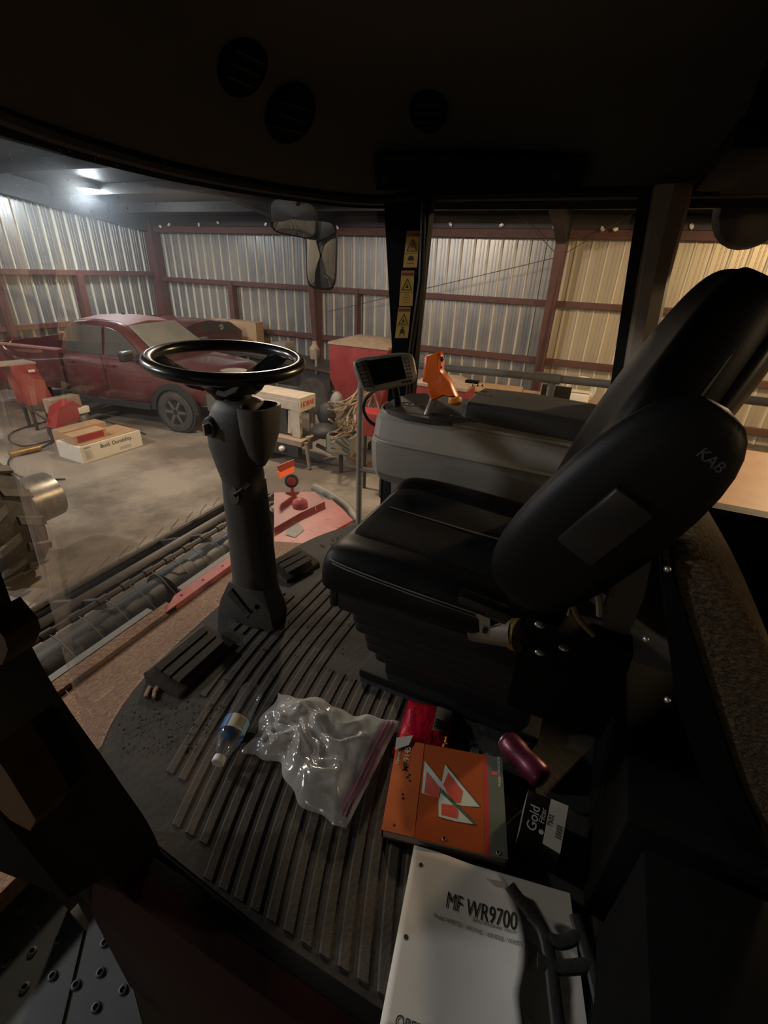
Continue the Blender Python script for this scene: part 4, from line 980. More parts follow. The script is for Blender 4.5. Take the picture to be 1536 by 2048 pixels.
# --- wood chips, crumbs, straw on mat
for i, (x, y, a0_, l_) in enumerate(((295, 1383, .5, .035), (312, 1378, .3, .022), (308, 1390, .7, .018))):
    p = W(x, y, 2, FL + .005); bm = B(); box(bm, p, (l_, .009, .008), Matrix.Rotation(a0_, 3, 'Z'), .002)
    tag(obj('wood_chip', bm, 'wood'), ('largest pale wood chip on the mat below the left foot rest', 'thin pale wood chip beside the largest one near the left foot rest', 'short pale wood chip lying below the other two near the foot rest')[i], 'wood chip')
bm = B(); rnd = random.Random(5)
for k in range(150):
    x = rnd.choice((rnd.uniform(200, 430), rnd.uniform(420, 760))); y = rnd.uniform(1210, 1500) if x > 420 else rnd.uniform(1390, 1500)
    if x > 560 and y > 1350: continue
    p = W(x, y, 2, FL + .007)
    if p.x < .36 or p.y > .93: continue
    sphere(bm, p, rnd.uniform(.0015, .0035), (1.2, 1, .6), 6, 4)
for k in range(30):
    p = W(rnd.uniform(620, 690), rnd.uniform(1060, 1095), 2, FL + .004)
    if p.y < .93 - max(0, p.x - 1.4) * .3: sphere(bm, p, rnd.uniform(.002, .004), (1.2, 1, .6), 6, 4)
o = tag(obj('crumbs', bm, 'crumb', smooth=False), 'scattered black crumbs and dead insects on the ribbed mat', 'debris'); o['kind'] = 'stuff'

# ================================================================ OUTSIDE LEFT: STEP PLATES, AMBER LAMP
for i, (poly, holes, lab) in enumerate((
        (((-40, 1846), (75, 1745), (168, 1858), (118, 2070), (-40, 2070)), ((92, 1793), (40, 1820), (80, 1847), (28, 1868), (118, 1878), (65, 1903), (13, 1925), (105, 1952), (50, 1975)), 'grey dimpled step plate at the bottom left, outermost of two'),
        (((183, 1825), (240, 1872), (290, 2070), (127, 2070)), ((209, 1886), (201, 1945), (246, 1980), (192, 2015), (152, 1970)), 'grey dimpled step plate nearest the cab sill at the bottom left'))):
    q = [W(x, y, 2, 1.42) for x, y in poly]; t = thing('step_plate', lab, 'step plate', sum(q, V((0, 0, 0))) / len(q), 'step plates outside the door')
    bm = B(); prism(bm, q, (0, 0, -.02)); obj('plate', bm, 'plate', t)
    for h in holes:
        bm = B(); lathe(bm, [(.011, 0), (.009, .004), (.006, .005), (.005, .001)], W(h[0], h[1], 2, 1.42), (0, 0, 1), 14); obj('dimple', bm, 'plate', t)
am = thing('amber_marker_lamp', 'amber marker lamp in a black housing outside the left windscreen pillar', 'lamp', W(20, 1600, 0, .12))
q = [W(x, y, 0, .09) for x, y in ((-20, 1500), (10, 1540), (72, 1640), (60, 1662), (20, 1640), (-20, 1600))]
bm = B(); prism(bm, q, (.03, 0, 0)); obj('lens', bm, 'amber', am)
bm = B(); prism(bm, [p + V((.03, 0, 0)) for p in q], (.02, 0, 0)); obj('housing', bm, 'frame', am)
bm = B(); prism(bm, [W(x, y, 0, .10) for x, y in ((-30, 1230), (8, 1275), (16, 1300), (4, 1330), (-30, 1330))], (.02, 0, 0)); tag(obj('side_reflector', bm, 'amber'), 'small amber reflector at the left edge above the marker lamp', 'reflector')

# ================================================================ OUTSIDE RIGHT: HAND RAIL, REAR LAMP, ENGINE HOOD
hr = thing('hand_rail', 'grey tubular guard rail outside the right side window', 'rail', (2.1, 1.07, 1.2))
bm = B(); tube(bm, smooth_path([(2.1, 1.075, 1.15), (2.1, 1.075, 1.8), (2.1, 1.075, 2.30), (2.1, 1.06, 2.47), (2.1, .98, 2.535), (2.1, .8, 2.54), (2.1, .3, 2.552), (2.1, -.3, 2.56), (2.1, -.9, 2.56)], 5), .0165, 12); obj('tube', bm, 'greyrail', hr)
bm = B(); tube(bm, [(2.1, 1.075, 1.96), (2.1, .85, 1.96), (2.1, .7, 1.80)], .013, 10); obj('lower_bar', bm, 'greyrail', hr)
bm = B(); cyl(bm, (2.1, .17, 1.2), (2.1, .17, 2.555), .016); cyl(bm, (2.1, .14, 2.553), (2.1, .24, 2.553), .021); obj('post', bm, 'greyrail', hr)
bm = B(); bb(bm, (2.125, .09, 1.9), (2.14, .21, 2.52)); obj('gusset_plate', bm, 'hsteel', hr)
bm = B(); bb(bm, (1.86, -.58, 1.12), (2.16, 1.1, 1.16)); tag(obj('side_platform', bm, 'hsteel'), 'narrow steel platform outside the right side window carrying the guard rail', 'platform')
bm = B(); rr_ = W(1508, 415, 0, 2.1); lathe(bm, [(.03, .07), (.10, .05), (.12, 0), (.11, -.03), (.001, -.032)], rr_, (1, .3, .1), 24); 
wl = obj('work_lamp', bm, 'frame'); tag(wl, 'dark round work lamp outside the rear quarter window at the top right', 'lamp')
# hood behind the cab
hq = thing('engine_hood', 'tan-lit engine hood behind the cab seen through the rear quarter window', 'hood', (2.6, -1.4, 1.2))
e0, e1 = W(1462, 880, 2, 2.05), W(1560, 1010, 2, 2.05)
fz = [e0, e1, e1 + V((.0, -1.6, 0)), e0 + V((1.0, -1.6, 0)), e0 + V((1.0, 0, 0)) ]
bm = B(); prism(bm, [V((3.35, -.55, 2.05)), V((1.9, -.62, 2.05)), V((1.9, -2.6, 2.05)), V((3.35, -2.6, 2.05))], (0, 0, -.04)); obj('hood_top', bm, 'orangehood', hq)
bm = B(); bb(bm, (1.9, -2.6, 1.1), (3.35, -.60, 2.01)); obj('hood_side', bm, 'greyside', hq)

# ================================================================ WINDROWER HEADER
hx0, hx1 = -.7, 2.70
wh = thing('windrower_header', 'windrower header in front of the cab with tined reel, roller and dusty red deck', 'header', (1.3, 2.2, 0))
bm = B(); prism(bm, [(hx0, 1.06, 1.52), (hx0, 1.66, 1.38), (hx0, 1.66, 1.34), (hx0, 1.06, 1.46)], (2.0 - hx0, 0, 0)); obj('chaff_deck', bm, 'chaff', wh)
bm = B(); prism(bm, [(1.24, 1.655, 1.345), (1.18, 1.655, 1.41), (1.3, 1.72, 1.41), (1.3, 1.72, 1.345)], (.76, 0, 0)); obj('red_angle', bm, 'hred', wh)
bm = B(); prism(bm, [(hx0, 1.655, 1.345), (hx0, 1.655, 1.405), (hx0, 1.72, 1.405), (hx0, 1.72, 1.345)], (1.25 - hx0, 0, 0)); obj('dusty_angle', bm, 'chaff', wh)
bm = B(); prism(bm, [(hx0, 1.72, 1.37), (hx0, 1.80, 1.25), (hx0, 1.79, 1.22), (hx0, 1.70, 1.33)], (2.0 - hx0, 0, 0)); obj('back_sheet', bm, 'hsteel', wh)
for x in range(5):
    xx = 1.32 + x * .15
    bm = B(); lathe(bm, [(.007, 0), (.006, .003)], (xx, 1.69, 1.41), (0, 0, 1), 8); obj('deck_bolt', bm, 'ink', wh)
for x0_, x1_ in ((.45, 1.25), (1.45, 2.0), (-.5, .35)):
    bm = B(); bb(bm, (x0_, 1.84, 1.29), (x1_, 1.88, 1.305)); obj('grey_strip', bm, 'greystrip', wh)
bm = B(); cyl(bm, (hx0, 2.12, 1.08), (hx1, 2.12, 1.08), .14, None, 32); obj('roller', bm, 'auger', wh)
for x in (.25, 1.55, 2.55):
    bm = B(); cyl(bm, (x, 2.12, 1.08), (x + .2, 2.12, 1.08), .165, .165, 28); obj('roller_band', bm, 'hsteel', wh)
bm = B(); cyl(bm, (hx0, 2.16, 1.29), (hx1, 2.16, 1.29), .017, None, 12); tb = obj('tine_bar', bm, 'hsteel', wh)
for k in range(22):
    x = hx0 + .1 + k * .15
    bm = B(); tube(bm, [(x, 2.15, 1.30), (x + .01, 2.08, 1.27), (x + .02, 1.98, 1.16)], .003, 5); obj('tine', bm, 'greystrip', tb)
    bm = B(); cyl(bm, (x - .03, 2.16, 1.29), (x + .03, 2.16, 1.29), .024, None, 10); obj('tine_coil', bm, 'hsteel', tb)
bm = B(); box(bm, ((hx0 + hx1) / 2, 2.36, 1.20), (hx1 - hx0, .06, .07), Matrix.Rotation(.5, 3, 'X'), .01); obj('reel_beam', bm, 'hsteel', wh)
bm = B(); box(bm, ((hx0 + hx1) / 2 + .1, 2.68, .99), (hx1 - hx0 + .2, .10, .12), Matrix.Rotation(.5, 3, 'X'), .02); obj('front_beam', bm, 'hsteel', wh)
bm = B(); cyl(bm, (hx0, 2.68, 1.09), (hx1 + .22, 2.68, 1.09), .022, None, 12); tb2 = obj('tine_bar', bm, 'hsteel', wh)
for k in range(22):
    x = hx0 + .1 + k * .15
    bm = B(); tube(bm, [(x, 2.68, 1.10), (x + .05, 2.70, 1.125), (x + .15, 2.735, 1.135)], .0028, 5); obj('tine', bm, 'hsteel', tb2)
for x in (.55, 1.2, 2.0, 2.75):
    bm = B(); box(bm, (x, 2.42, 1.16), (.025, .55, .06), Matrix.Rotation(-.38, 3, 'X')); obj('reel_arm', bm, 'hsteel', wh)
bm = B(); bb(bm, (hx0, 2.0, .75), (hx1, 2.75, .80)); bb(bm, (hx0, 1.5, .5), (1.95, 1.56, 1.3)); obj('bed_pan', bm, 'hsteel', wh)
# red end shield
zr = 1.30
top_ = [W(x, y, 2, zr) for x, y in ((548, 1084), (548, 1050), (600, 1022), (645, 998), (665, 1000), (688, 1022), (706, 1040), (670, 1060), (615, 1090), (560, 1110))]
bm = B(); prism(bm, top_, (0, 0, -.05)); obj('end_shield', bm, 'hred', wh)
bm = B(); prism(bm, [W(x, y, 2, zr + .04) for x, y in ((548, 985), (630, 983), (650, 1003), (600, 1026), (548, 1056))], (0, 0, -.08)); obj('gearbox_shield', bm, 'hreddark', wh)
bm = B(); prism(bm, [W(x, y, 2, zr + .002) for x, y in ((575, 1058), (598, 1045), (608, 1060), (590, 1075), (572, 1070))], (0, 0, .002)); obj('worn_patch', bm, 'greystrip', wh)
bm = B(); lathe(bm, [(.06, 0), (.055, .03), (.03, .05), (.001, .055)], W(600, 1010, 2, zr + .04), (0, 0, 1), 18); obj('gearbox', bm, 'hred', wh)
bm = B(); tube(bm, smooth_path([W(x, y, 2, 1.25) for x, y in ((628, 975), (650, 985), (680, 1003), (700, 1020), (716, 1045))], 5), .035, 12); obj('rubber_skirt', bm, 'greygreen', wh)
lp = W(585, 985, 2, 1.30)
bm = B(); tube(bm, [lp, lp + V((.0, .0, .08))], .015, 8); obj('lamp_post', bm, 'hred', wh)
q0 = W(583, 962, 1, lp.y)
bm = B(); lathe(bm, [(.035, .03), (.052, .02), (.056, 0), (.045, -.02), (.001, -.02)], q0, (-.7, -.5, .3), 20); obj('road_lamp', bm, 'rubber', wh)
bm = B(); lathe(bm, [(.033, .0), (.03, .01), (.001, .014)], q0 + V((-.7, -.5, .3)).normalized() * .03, (-.7, -.5, .3), 20); obj('road_lamp_lens', bm, 'reflr', wh)
for (ya, m_) in ((0, 'reflr'), (12, 'reflo')):
    q = [W(x, y + ya, 1, lp.y) for x, y in ((556, 932), (588, 919), (589, 931), (560, 945))]
    bm = B(); prism(bm, q, (0, .01, 0)); obj('reflector_strip', bm, m_, wh)
# straw bits on the deck
bm = B(); rnd = random.Random(9)
for k in range(160):
    x = rnd.uniform(.2, 2.6); y = rnd.uniform(1.1, 1.62)
    if k < 90: x = rnd.gauss(1.32, .09); y = rnd.gauss(1.33, .07)
    z = 1.52 - (y - 1.06) / .6 * .14 + .006; a0_ = rnd.uniform(0, PI); l_ = rnd.uniform(.015, .06); d_ = V((math.cos(a0_), math.sin(a0_), rnd.uniform(-.1, .35))) * l_
    tube(bm, [V((x, y, z)), V((x, y, z)) + d_], .0011, 4)
o = tag(obj('straw_bits', bm, 'straw', smooth=False), 'loose straw scattered on the dusty red header deck', 'straw'); o['kind'] = 'stuff'

# ================================================================ PICKUP TRUCK
TA = math.radians(8); TO = V((6.38, 6.15, 0))      # near front corner; local x = forward, y = across (away from camera)
fw = V((math.sin(TA), -math.cos(TA), 0)); ac = V((math.cos(TA), math.sin(TA), 0))
def T_(x, y, z): return TO + fw * x + ac * y + V((0, 0, z))   # x<=0 goes to the rear
pk = thing('pickup_truck', 'dusty dark red pickup truck parked at the left behind the windscreen', 'pickup truck', T_(-2.7, .95, 0))
def loftx(secs, m, nm, par, sub=0, ang=40):
    bm = B(); rings(bm, [[T_(x, y, z) for y, z in pts] for x, pts in secs]); return obj(nm, bm, m, par, subd=sub, ang=ang)
WD = 1.9
def body(zt, zb=.5, t=.0, b=.0):   # half-symmetric section: y across 0..WD
    return [(.06 + b, zb), (.0 + t * 0, zb + .18), (.0, .85), (.03 + t, zt - .12), (.10 + t, zt), (.6, zt + .03), (WD - .6, zt + .03), (WD - .10 - t, zt), (WD - .03 - t, zt - .12), (WD, .85), (WD, zb + .18), (WD - .06 - b, zb)]
loftx([(-.05, body(.95, .62, .12, .1)), (-.12, body(1.08, .6, .08)), (-.4, body(1.14, .55, .04)), (-1.0, body(1.20, .5)), (-1.45, body(1.24, .5))], 'paint', 'front_body', pk, 0, 50)
loftx([(-1.45, body(1.24, .48)), (-2.4, body(1.26, .48)), (-3.45, body(1.28, .48))], 'paint', 'cab_body', pk, 0, 50)
# bed: outer sides + floor
bm = B()
for y0, y1 in ((0, .1), (WD - .1, WD)):
    rings(bm, [[T_(x, y0, .55), T_(x, y0, 1.30), T_(x, y1, 1.30), T_(x, y1, .55)] for x in (-3.5, -4.5, -5.5)])
rings(bm, [[T_(-3.5, .1, .7), T_(-5.5, .1, .7), T_(-5.5, WD - .1, .7), T_(-3.5, WD - .1, .7)], [T_(-3.5, .1, .75), T_(-5.5, .1, .75), T_(-5.5, WD - .1, .75), T_(-3.5, WD - .1, .75)]])
rings(bm, [[T_(-5.44, .0, .6), T_(-5.5, .0, .6), T_(-5.5, WD, .6), T_(-5.44, WD, .6)], [T_(-5.44, .0, 1.28), T_(-5.5, .0, 1.28), T_(-5.5, WD, 1.28), T_(-5.44, WD, 1.28)]])
obj('cargo_bed', bm, 'paint', pk)
for y0 in (-.01, WD - .11):
    bm = B(); rings(bm, [[T_(-3.5, y0, 1.30), T_(-3.5, y0 + .12, 1.30), T_(-3.5, y0 + .12, 1.33), T_(-3.5, y0, 1.33)], [T_(-5.5, y0, 1.30), T_(-5.5, y0 + .12, 1.30), T_(-5.5, y0 + .12, 1.33), T_(-5.5, y0, 1.33)]]); obj('bed_rail', bm, 'paintdust', pk)
# greenhouse
def gh(zt, ins, zb=1.24): return [(.08, zb), (.10 + ins * .5, (zb + zt) / 2), (.12 + ins, zt - .05), (.22 + ins, zt), (WD / 2, zt + .04), (WD - .22 - ins, zt), (WD - .12 - ins, zt - .05), (WD - .10 - ins * .5, (zb + zt) / 2), (WD - .08, zb)]
loftx([(-1.32, gh(1.30, .0)), (-1.6, gh(1.50, .05)), (-2.02, gh(1.80, .12)), (-2.3, gh(1.86, .14)), (-2.8, gh(1.88, .14)), (-3.25, gh(1.84, .13)), (-3.42, gh(1.74, .10)), (-3.5, gh(1.5, .05))], 'paint', 'greenhouse', pk, 0, 50)
bm = B(); rings(bm, [[T_(x, y, z) for y, z in ((.27 + i_, zt - .003), (WD / 2, zt + .05), (WD - .27 - i_, zt - .003), (WD / 2, zt + .0))] for x, zt, i_ in ((-2.08, 1.82, .12), (-2.3, 1.872, .12), (-2.8, 1.892, .12), (-3.25, 1.852, .12))]); obj('roof_panel', bm, 'paintdust', pk)
# windscreen
bm = B(); rings(bm, [[T_(-1.30, .2, 1.32), T_(-1.30, WD - .2, 1.32), T_(-1.28, WD - .2, 1.33), T_(-1.28, .2, 1.33)], [T_(-2.0, .33, 1.815), T_(-2.0, WD - .33, 1.815), T_(-1.97, WD - .33, 1.83), T_(-1.97, .33, 1.83)]]); obj('windscreen', bm, 'wsdust', pk)
# near and far side windows
for yy, sg in ((0, 1), (WD, -1)):
    def sw_(x, z): 
        k = (z - 1.26) / .55; return T_(x, yy + sg * (.075 + .13 * k) - sg * .012, z)
    for nm, pts in (('front_side_window', ((-1.60, 1.31), (-1.80, 1.50), (-2.06, 1.70), (-2.30, 1.77), (-2.42, 1.78), (-2.42, 1.29))), ('rear_side_window', ((-2.50, 1.29), (-2.50, 1.78), (-2.9, 1.79), (-3.2, 1.76), (-3.34, 1.66), (-3.36, 1.30)))):
        bm = B(); prism(bm, [sw_(*p) for p in pts], ac * sg * .02); obj(nm, bm, 'truckglass', pk)
# wheels
def tlathe(prof, x, y, z, m, nm, par, seg=28):
    bm = B(); lathe(bm, prof, T_(x, y, z), ac, seg); return obj(nm, bm, m, par)
for x in (-.95, -4.55):
    for y, s in ((-.045, 1), (WD + .045, -1)):
        bm = B(); lathe(bm, [(.24, .0), (.30, -.02), (.37, .0), (.395, .04), (.395, .22), (.36, .26)], T_(x, y, .395), ac * s, 32); wl_ = obj('wheel', bm, 'tyre', pk)
        bm = B(); lathe(bm, [(.24, .0), (.22, .05), (.05, .06), (.001, .04)], T_(x, y, .395), ac * s, 24); obj('rim', bm, 'blacktrim', wl_)
        for k in range(6):
            t = 2 * PI * k / 6; d_ = fw * math.cos(t) + V((0, 0, math.sin(t))); n_ = fw * -math.sin(t) + V((0, 0, math.cos(t)))
            bm = B(); c_ = T_(x, y, .395) - ac * s * .002
            prism(bm, [c_ + d_ * .05 - n_ * .03, c_ + d_ * .05 + n_ * .03, c_ + d_ * .23 + n_ * .022, c_ + d_ * .23 - n_ * .022], ac * s * .03); obj('wheel_spoke', bm, 'greybumper', wl_)
        bm = B(); R = []
        for k in range(15):
            t = PI * k / 14; R.append([T_(x, y - s * .01, .40) + fw * (math.cos(t) * r_) + V((0, 0, math.sin(t) * r_)) + ac * s * dy for r_, dy in ((.42, .0), (.52, .0), (.52, .06), (.42, .06))])
        rings(bm, R); obj('fender_flare', bm, 'blacktrim', pk)
        bm = B(); lathe(bm, [(.43, .0), (.43, .03)], T_(x, y + s * .022, .41), ac * s, 32); obj('wheel_well', bm, 'blacktrim', pk)
bm = B(); rings(bm, [[T_(x, y, z) for y, z in ((-.06, .38), (-.06, .46), (.12, .48), (.12, .38))] for x in (-1.5, -3.6)]); obj('running_board', bm, 'blacktrim', pk)
# front end
bm = B(); rings(bm, [[T_(x, y, z) for x, z in ((.02, .50), (.10, .55), (.10, .74), (.0, .80), (-.25, .80), (-.25, .50))] for y in (-.01, .3, 1.6, WD + .01)]); obj('front_bumper', bm, 'greybumper', pk)
bm = B(); rings(bm, [[T_(x, y, z) for x, z in ((.0, .80), (.03, .84), (-.02, 1.04), (-.1, 1.06), (-.1, .8))] for y in (.42, WD - .42)]); obj('grille', bm, 'blacktrim', pk)
for y0, y1 in ((.0, .40), (WD - .40, WD)):
    bm = B(); rings(bm, [[T_(x, y0, z) for x, z in ((-.40, .84), (-.40, 1.06), (-.30, 1.08), (-.2, .84))], [T_(x, y1, z) for x, z in ((-.12, .84), (-.14, 1.03), (-.02, 1.02), (.02, .84))]]); hl = obj('headlamp', bm, 'lamp_red', pk)
    bm = B(); m0 = (y0 + y1) / 2
    for k in range(3): sphere(bm, T_(-.16 + .05 * k if y0 == 0 else -.08, m0 - .10 + .10 * k, .95), .06, (1, 1, .9), 12, 8)
    obj('lamp_bulb', bm, 'lamp_lens', hl)
for y, s in ((-.06, -1), (WD + .06, 1)):
    bm = B(); box(bm, T_(-1.72, y + s * .10, 1.36), (.26, .12, .17), Matrix.Rotation(TA, 3, 'Z'), .035, 3); mm = obj('door_mirror', bm, 'blacktrim', pk)
    bm = B(); box(bm, T_(-1.70, y + s * .10, 1.43), (.25, .12, .05), Matrix.Rotation(TA, 3, 'Z'), .02, 2); obj('mirror_cap', bm, 'greybumper', mm)
    bm = B(); cyl(bm, T_(-1.66, y + s * .05, 1.29), T_(-1.62, y - s * .08, 1.28), .025); obj('mirror_foot', bm, 'blacktrim', mm)
bm = B(); rings(bm, [[T_(-2.6, WD / 2 - .02, 1.91), T_(-2.6, WD / 2 + .02, 1.91), T_(-2.66, WD / 2, 1.97)], [T_(-2.72, WD / 2 - .02, 1.91), T_(-2.72, WD / 2 + .02, 1.91), T_(-2.7, WD / 2, 1.96)]]); obj('roof_antenna', bm, 'blacktrim', pk)
for x in (-2.46, -3.42):
    bm = B(); box(bm, T_(x, -.004, .95), (.006, .012, .75), Matrix.Rotation(TA, 3, 'Z')); obj('door_gap', bm, 'ink', pk)
for x in (-2.28, -3.25):
    bm = B(); box(bm, T_(x, -.02, 1.13), (.03, .16, .03), Matrix.Rotation(TA, 3, 'Z'), .008); obj('door_handle', bm, 'paint', pk)

# ---------------- second red vehicle with raised tailgate, behind the truck
hc = thing('red_hatchback', 'red hatchback behind the pickup with rear glass and round badge showing', 'car', (10.2, 9.6, 0))
def H_(px, py, dy=0): p = W(px, py, 1, 9.2); return V((p.x, 9.2 + dy, p.z))
bodyp = [V((8.45, 9.2, .4)), H_(345, 700), H_(347, 672), H_(366, 655), H_(386, 645), H_(415, 638), H_(465, 643), H_(488, 660), H_(490, 700), V((10.6, 9.2, .4))]
bm = B(); cB = sum(bodyp, V((0, 0, 0))) / len(bodyp)
rings(bm, [[p.lerp(cB, .06) for p in bodyp], [p + V((0, .12, 0)) for p in bodyp], [p + V((0, 1.3, 0)) for p in bodyp], [p.lerp(cB, .06) + V((0, 1.45, 0)) for p in bodyp]]); obj('car_body', bm, 'paint', hc, ang=35)
for pts in (((353, 673), (374, 656), (384, 651), (388, 673)), ((398, 664), (405, 648), (455, 646), (480, 660), (440, 664))):
    bm = B(); prism(bm, [H_(x, y, -.012) for x, y in pts], (0, .03, 0)); obj('side_glass', bm, 'truckglass', hc)
bm = B(); lathe(bm, [(.09, 0), (.075, .02), (.05, .01), (.03, .02), (.001, .02)], H_(441, 653, -.02), (0, -1, 0), 16); obj('badge', bm, 'chrome', hc)
for x in (8.8, 10.2):
    bm = B(); lathe(bm, [(.2, 0), (.31, .0), (.32, .03), (.32, .2)], (x, 9.25, .32), (0, 1, 0), 24); obj('wheel', bm, 'tyre', hc)
bm = B(); bb(bm, (10.98, 8.9, 0), (11.3, 10.5, 1.50)); bx_ = obj('tall_carton', bm, 'cardboard', smooth=False); tag(bx_, 'tall brown cardboard carton standing against the wall behind the red car', 'box')

# ---------------- white long carton and the things on it
def place_box(nm, o, u, v, L, Wd, H, z0, m, lab, cat):
    t = thing(nm, lab, cat, o + u * L / 2 + v * Wd / 2 + V((0, 0, z0)))
    bm = B(); q = [o, o + u * L, o + u * L + v * Wd, o + v * Wd]; prism(bm, [V((p.x, p.y, z0)) for p in q], (0, 0, H)); obj('carton', bm, m, t, smooth=False)
    return t
o_ = W(168, 928, 2, 0); e_ = W(286, 890, 2, 0); uB = (e_ - o_).normalized(); LB = (e_ - o_).length; vB = V((-uB.y, uB.x, 0)); HB = .27
wbx = place_box('long_white_carton', o_, uB, vB, LB, .62, HB, 0, 'white', 'long white carton lettered Bold. Durability. on the shed floor', 'box')
def fc(u, z): return V((o_.x, o_.y, 0)) + uB * u * LB + V((0, 0, z * HB)) - vB * .002
text('slogan_lettering', 'Bold. Durability.', fc(.30, .62), uB, V((0, 0, 1)), .062, 'ink', wbx, .001)
text('corner_lettering', 'HITACHI', fc(.05, .84), uB, V((0, 0, 1)), .02, 'ink', wbx, .001)
bm = B()
for k in range(8): tube(bm, [fc(.05, .7 - k * .07), fc(.05 + .12 * (1 if k % 2 else .8), .7 - k * .07)], .0025, 4)
for k in range(3): tube(bm, [fc(.6, .32 - k * .07), fc(.8, .32 - k * .07)], .003, 4)
obj('small_print', bm, 'greystrip', wbx)
bm = B(); q = [o_ + uB * .05 + vB * .04, o_ + uB * LB * .98 + vB * .04, o_ + uB * LB * .98 + vB * .58, o_ + uB * .05 + vB * .58]; prism(bm, [V((p.x, p.y, HB + .001)) for p in q], (0, 0, .012)); obj('lid_flap', bm, 'cardboard', wbx, smooth=False)
ro = o_ + uB * .02 + vB * .14
rbx = place_box('small_red_carton', ro, uB, vB, .55, .26, .13, HB + .014, 'cardboard', 'flat brown carton with a red label lying on the long white carton', 'box')
bm = B(); prism(bm, [ro + uB * .06 - vB * .002 + V((0, 0, HB + .03)), ro + uB * .50 - vB * .002 + V((0, 0, HB + .03)), ro + uB * .50 - vB * .002 + V((0, 0, HB + .13)), ro + uB * .06 - vB * .002 + V((0, 0, HB + .13))], -vB * .002); obj('red_label', bm, 'red', rbx)
co = o_ + uB * .15 + vB * .64
cbx = place_box('brown_carton', co, uB, vB, .75, .3, .36, 0, 'cardboard', 'brown cardboard carton lying behind the long white carton', 'box')
# air hose on the floor
bm = B(); tube(bm, smooth_path([W(x, y, 2, .02) for x, y in ((290, 868), (240, 850), (180, 838), (100, 842), (30, 862), (18, 880), (50, 892), (110, 880), (60, 905), (22, 915), (20, 940), (60, 958), (130, 958))], 6), .012, 6)
tag(obj('air_hose', bm, 'rubber'), 'black air hose looping over the concrete around the white carton', 'hose')

# ---------------- small red machine (tiller) and red steel cabinet by the truck
tl = thing('red_garden_tiller', 'small red motor machine with black wheel standing before the truck door', 'machine', W(135, 850, 2, 0))
def zt(x, y, z): return W(x, y, 2, z)
p0 = V((4.80, 8.25, 0))
def rel(dx, dy, z): return p0 + V((dx * .85, dy * .85, z * .85))
bm = B(); R = []
rings(bm, [[rel(x, y, z) for x, z in ((-.22, .38), (-.05, .75), (.25, .85), (.42, .70), (.25, .40), (.05, .25))] for y in (-.12, .18)]); obj('engine_cover', bm, 'red', tl)
bm = B(); bb(bm, rel(-.2, -.1, .08), rel(.35, .2, .38), .02); obj('engine_block', bm, 'darkjunk', tl)
for y in (-.2, .26):
    bm = B(); lathe(bm, [(.08, 0), (.17, -.02), (.2, .02), (.2, .08), (.17, .1)], rel(.1, y, .2), (0, 1, 0), 22); obj('wheel', bm, 'tyre', tl)
bm = B(); bb(bm, rel(.32, -.14, .55), rel(.55, -.05, .68), .01); obj('white_label_box', bm, 'white', tl)
bm = B(); lathe(bm, [(.14, 0), (.15, .1), (.12, .35), (.08, .38)], rel(.45, .05, .08), (0, 0, 1), 18); obj('metal_tank', bm, 'steel', tl)
bm = B(); tube(bm, smooth_path([rel(-.2, .1, .5), rel(-.5, .3, .9), rel(-.6, .4, .95)], 4), .014, 8); obj('handle_bar', bm, 'blacktrim', tl)
bm = B(); cyl(bm, rel(-1.05, .1, .07), rel(-.55, .0, .07), .055); tag(obj('metal_canister', bm, 'jar'), 'dark shiny canister lying on the floor left of the red motor machine', 'canister')
cbp = V((5.05, 9.35, .3)); 
rc = thing('red_steel_cart', 'slanted red steel cart with a tan top tray beside the truck bed', 'cart', V((cbp.x, cbp.y, 0)))
def rq(dx, dy, z): return V((cbp.x + dx * .8, cbp.y + dy * .8, z * 1.08))
bm = B(); rings(bm, [[rq(-.15, -.1, .45), rq(.35, -.2, .45), rq(.42, .3, .45), rq(-.1, .4, .45)], [rq(-.25, .0, 1.10), rq(.2, -.12, 1.10), rq(.25, .35, 1.10), rq(-.2, .45, 1.10)]]); obj('cart_body', bm, 'binred', rc)
bm = B(); prism(bm, [rq(-.50, .1, 1.10), rq(.22, -.14, 1.10), rq(.27, .38, 1.10), rq(-.42, .55, 1.10)], (0, 0, .03)); obj('top_tray', bm, 'tan', rc)
bm = B(); prism(bm, [rq(.02, -.12, .98), rq(.14, -.15, .98), rq(.14, -.15, 1.02), rq(.02, -.12, 1.02)], (0, -.01, 0)); obj('paper_label', bm, 'white', rc)
for dx, dy in ((-.1, .0), (.3, -.1), (.35, .25), (-.05, .35)):
    bm = B(); cyl(bm, rq(dx, dy, 0), rq(dx, dy, .46), .03); obj('leg', bm, 'darkjunk', rc)
bm = B(); bb(bm, rq(.05, -.55, .30), rq(.75, -.25, .55), .02); 
tag(obj('parts_crate', bm, 'tan'), 'tan crate of parts between the red cart and the red motor machine', 'crate')
bm = B(); bb(bm, rq(.1, -.5, .0), rq(.7, -.3, .30)); tag(obj('crate_stand', bm, 'darkjunk'), 'low dark stand under the tan crate of parts', 'stand')

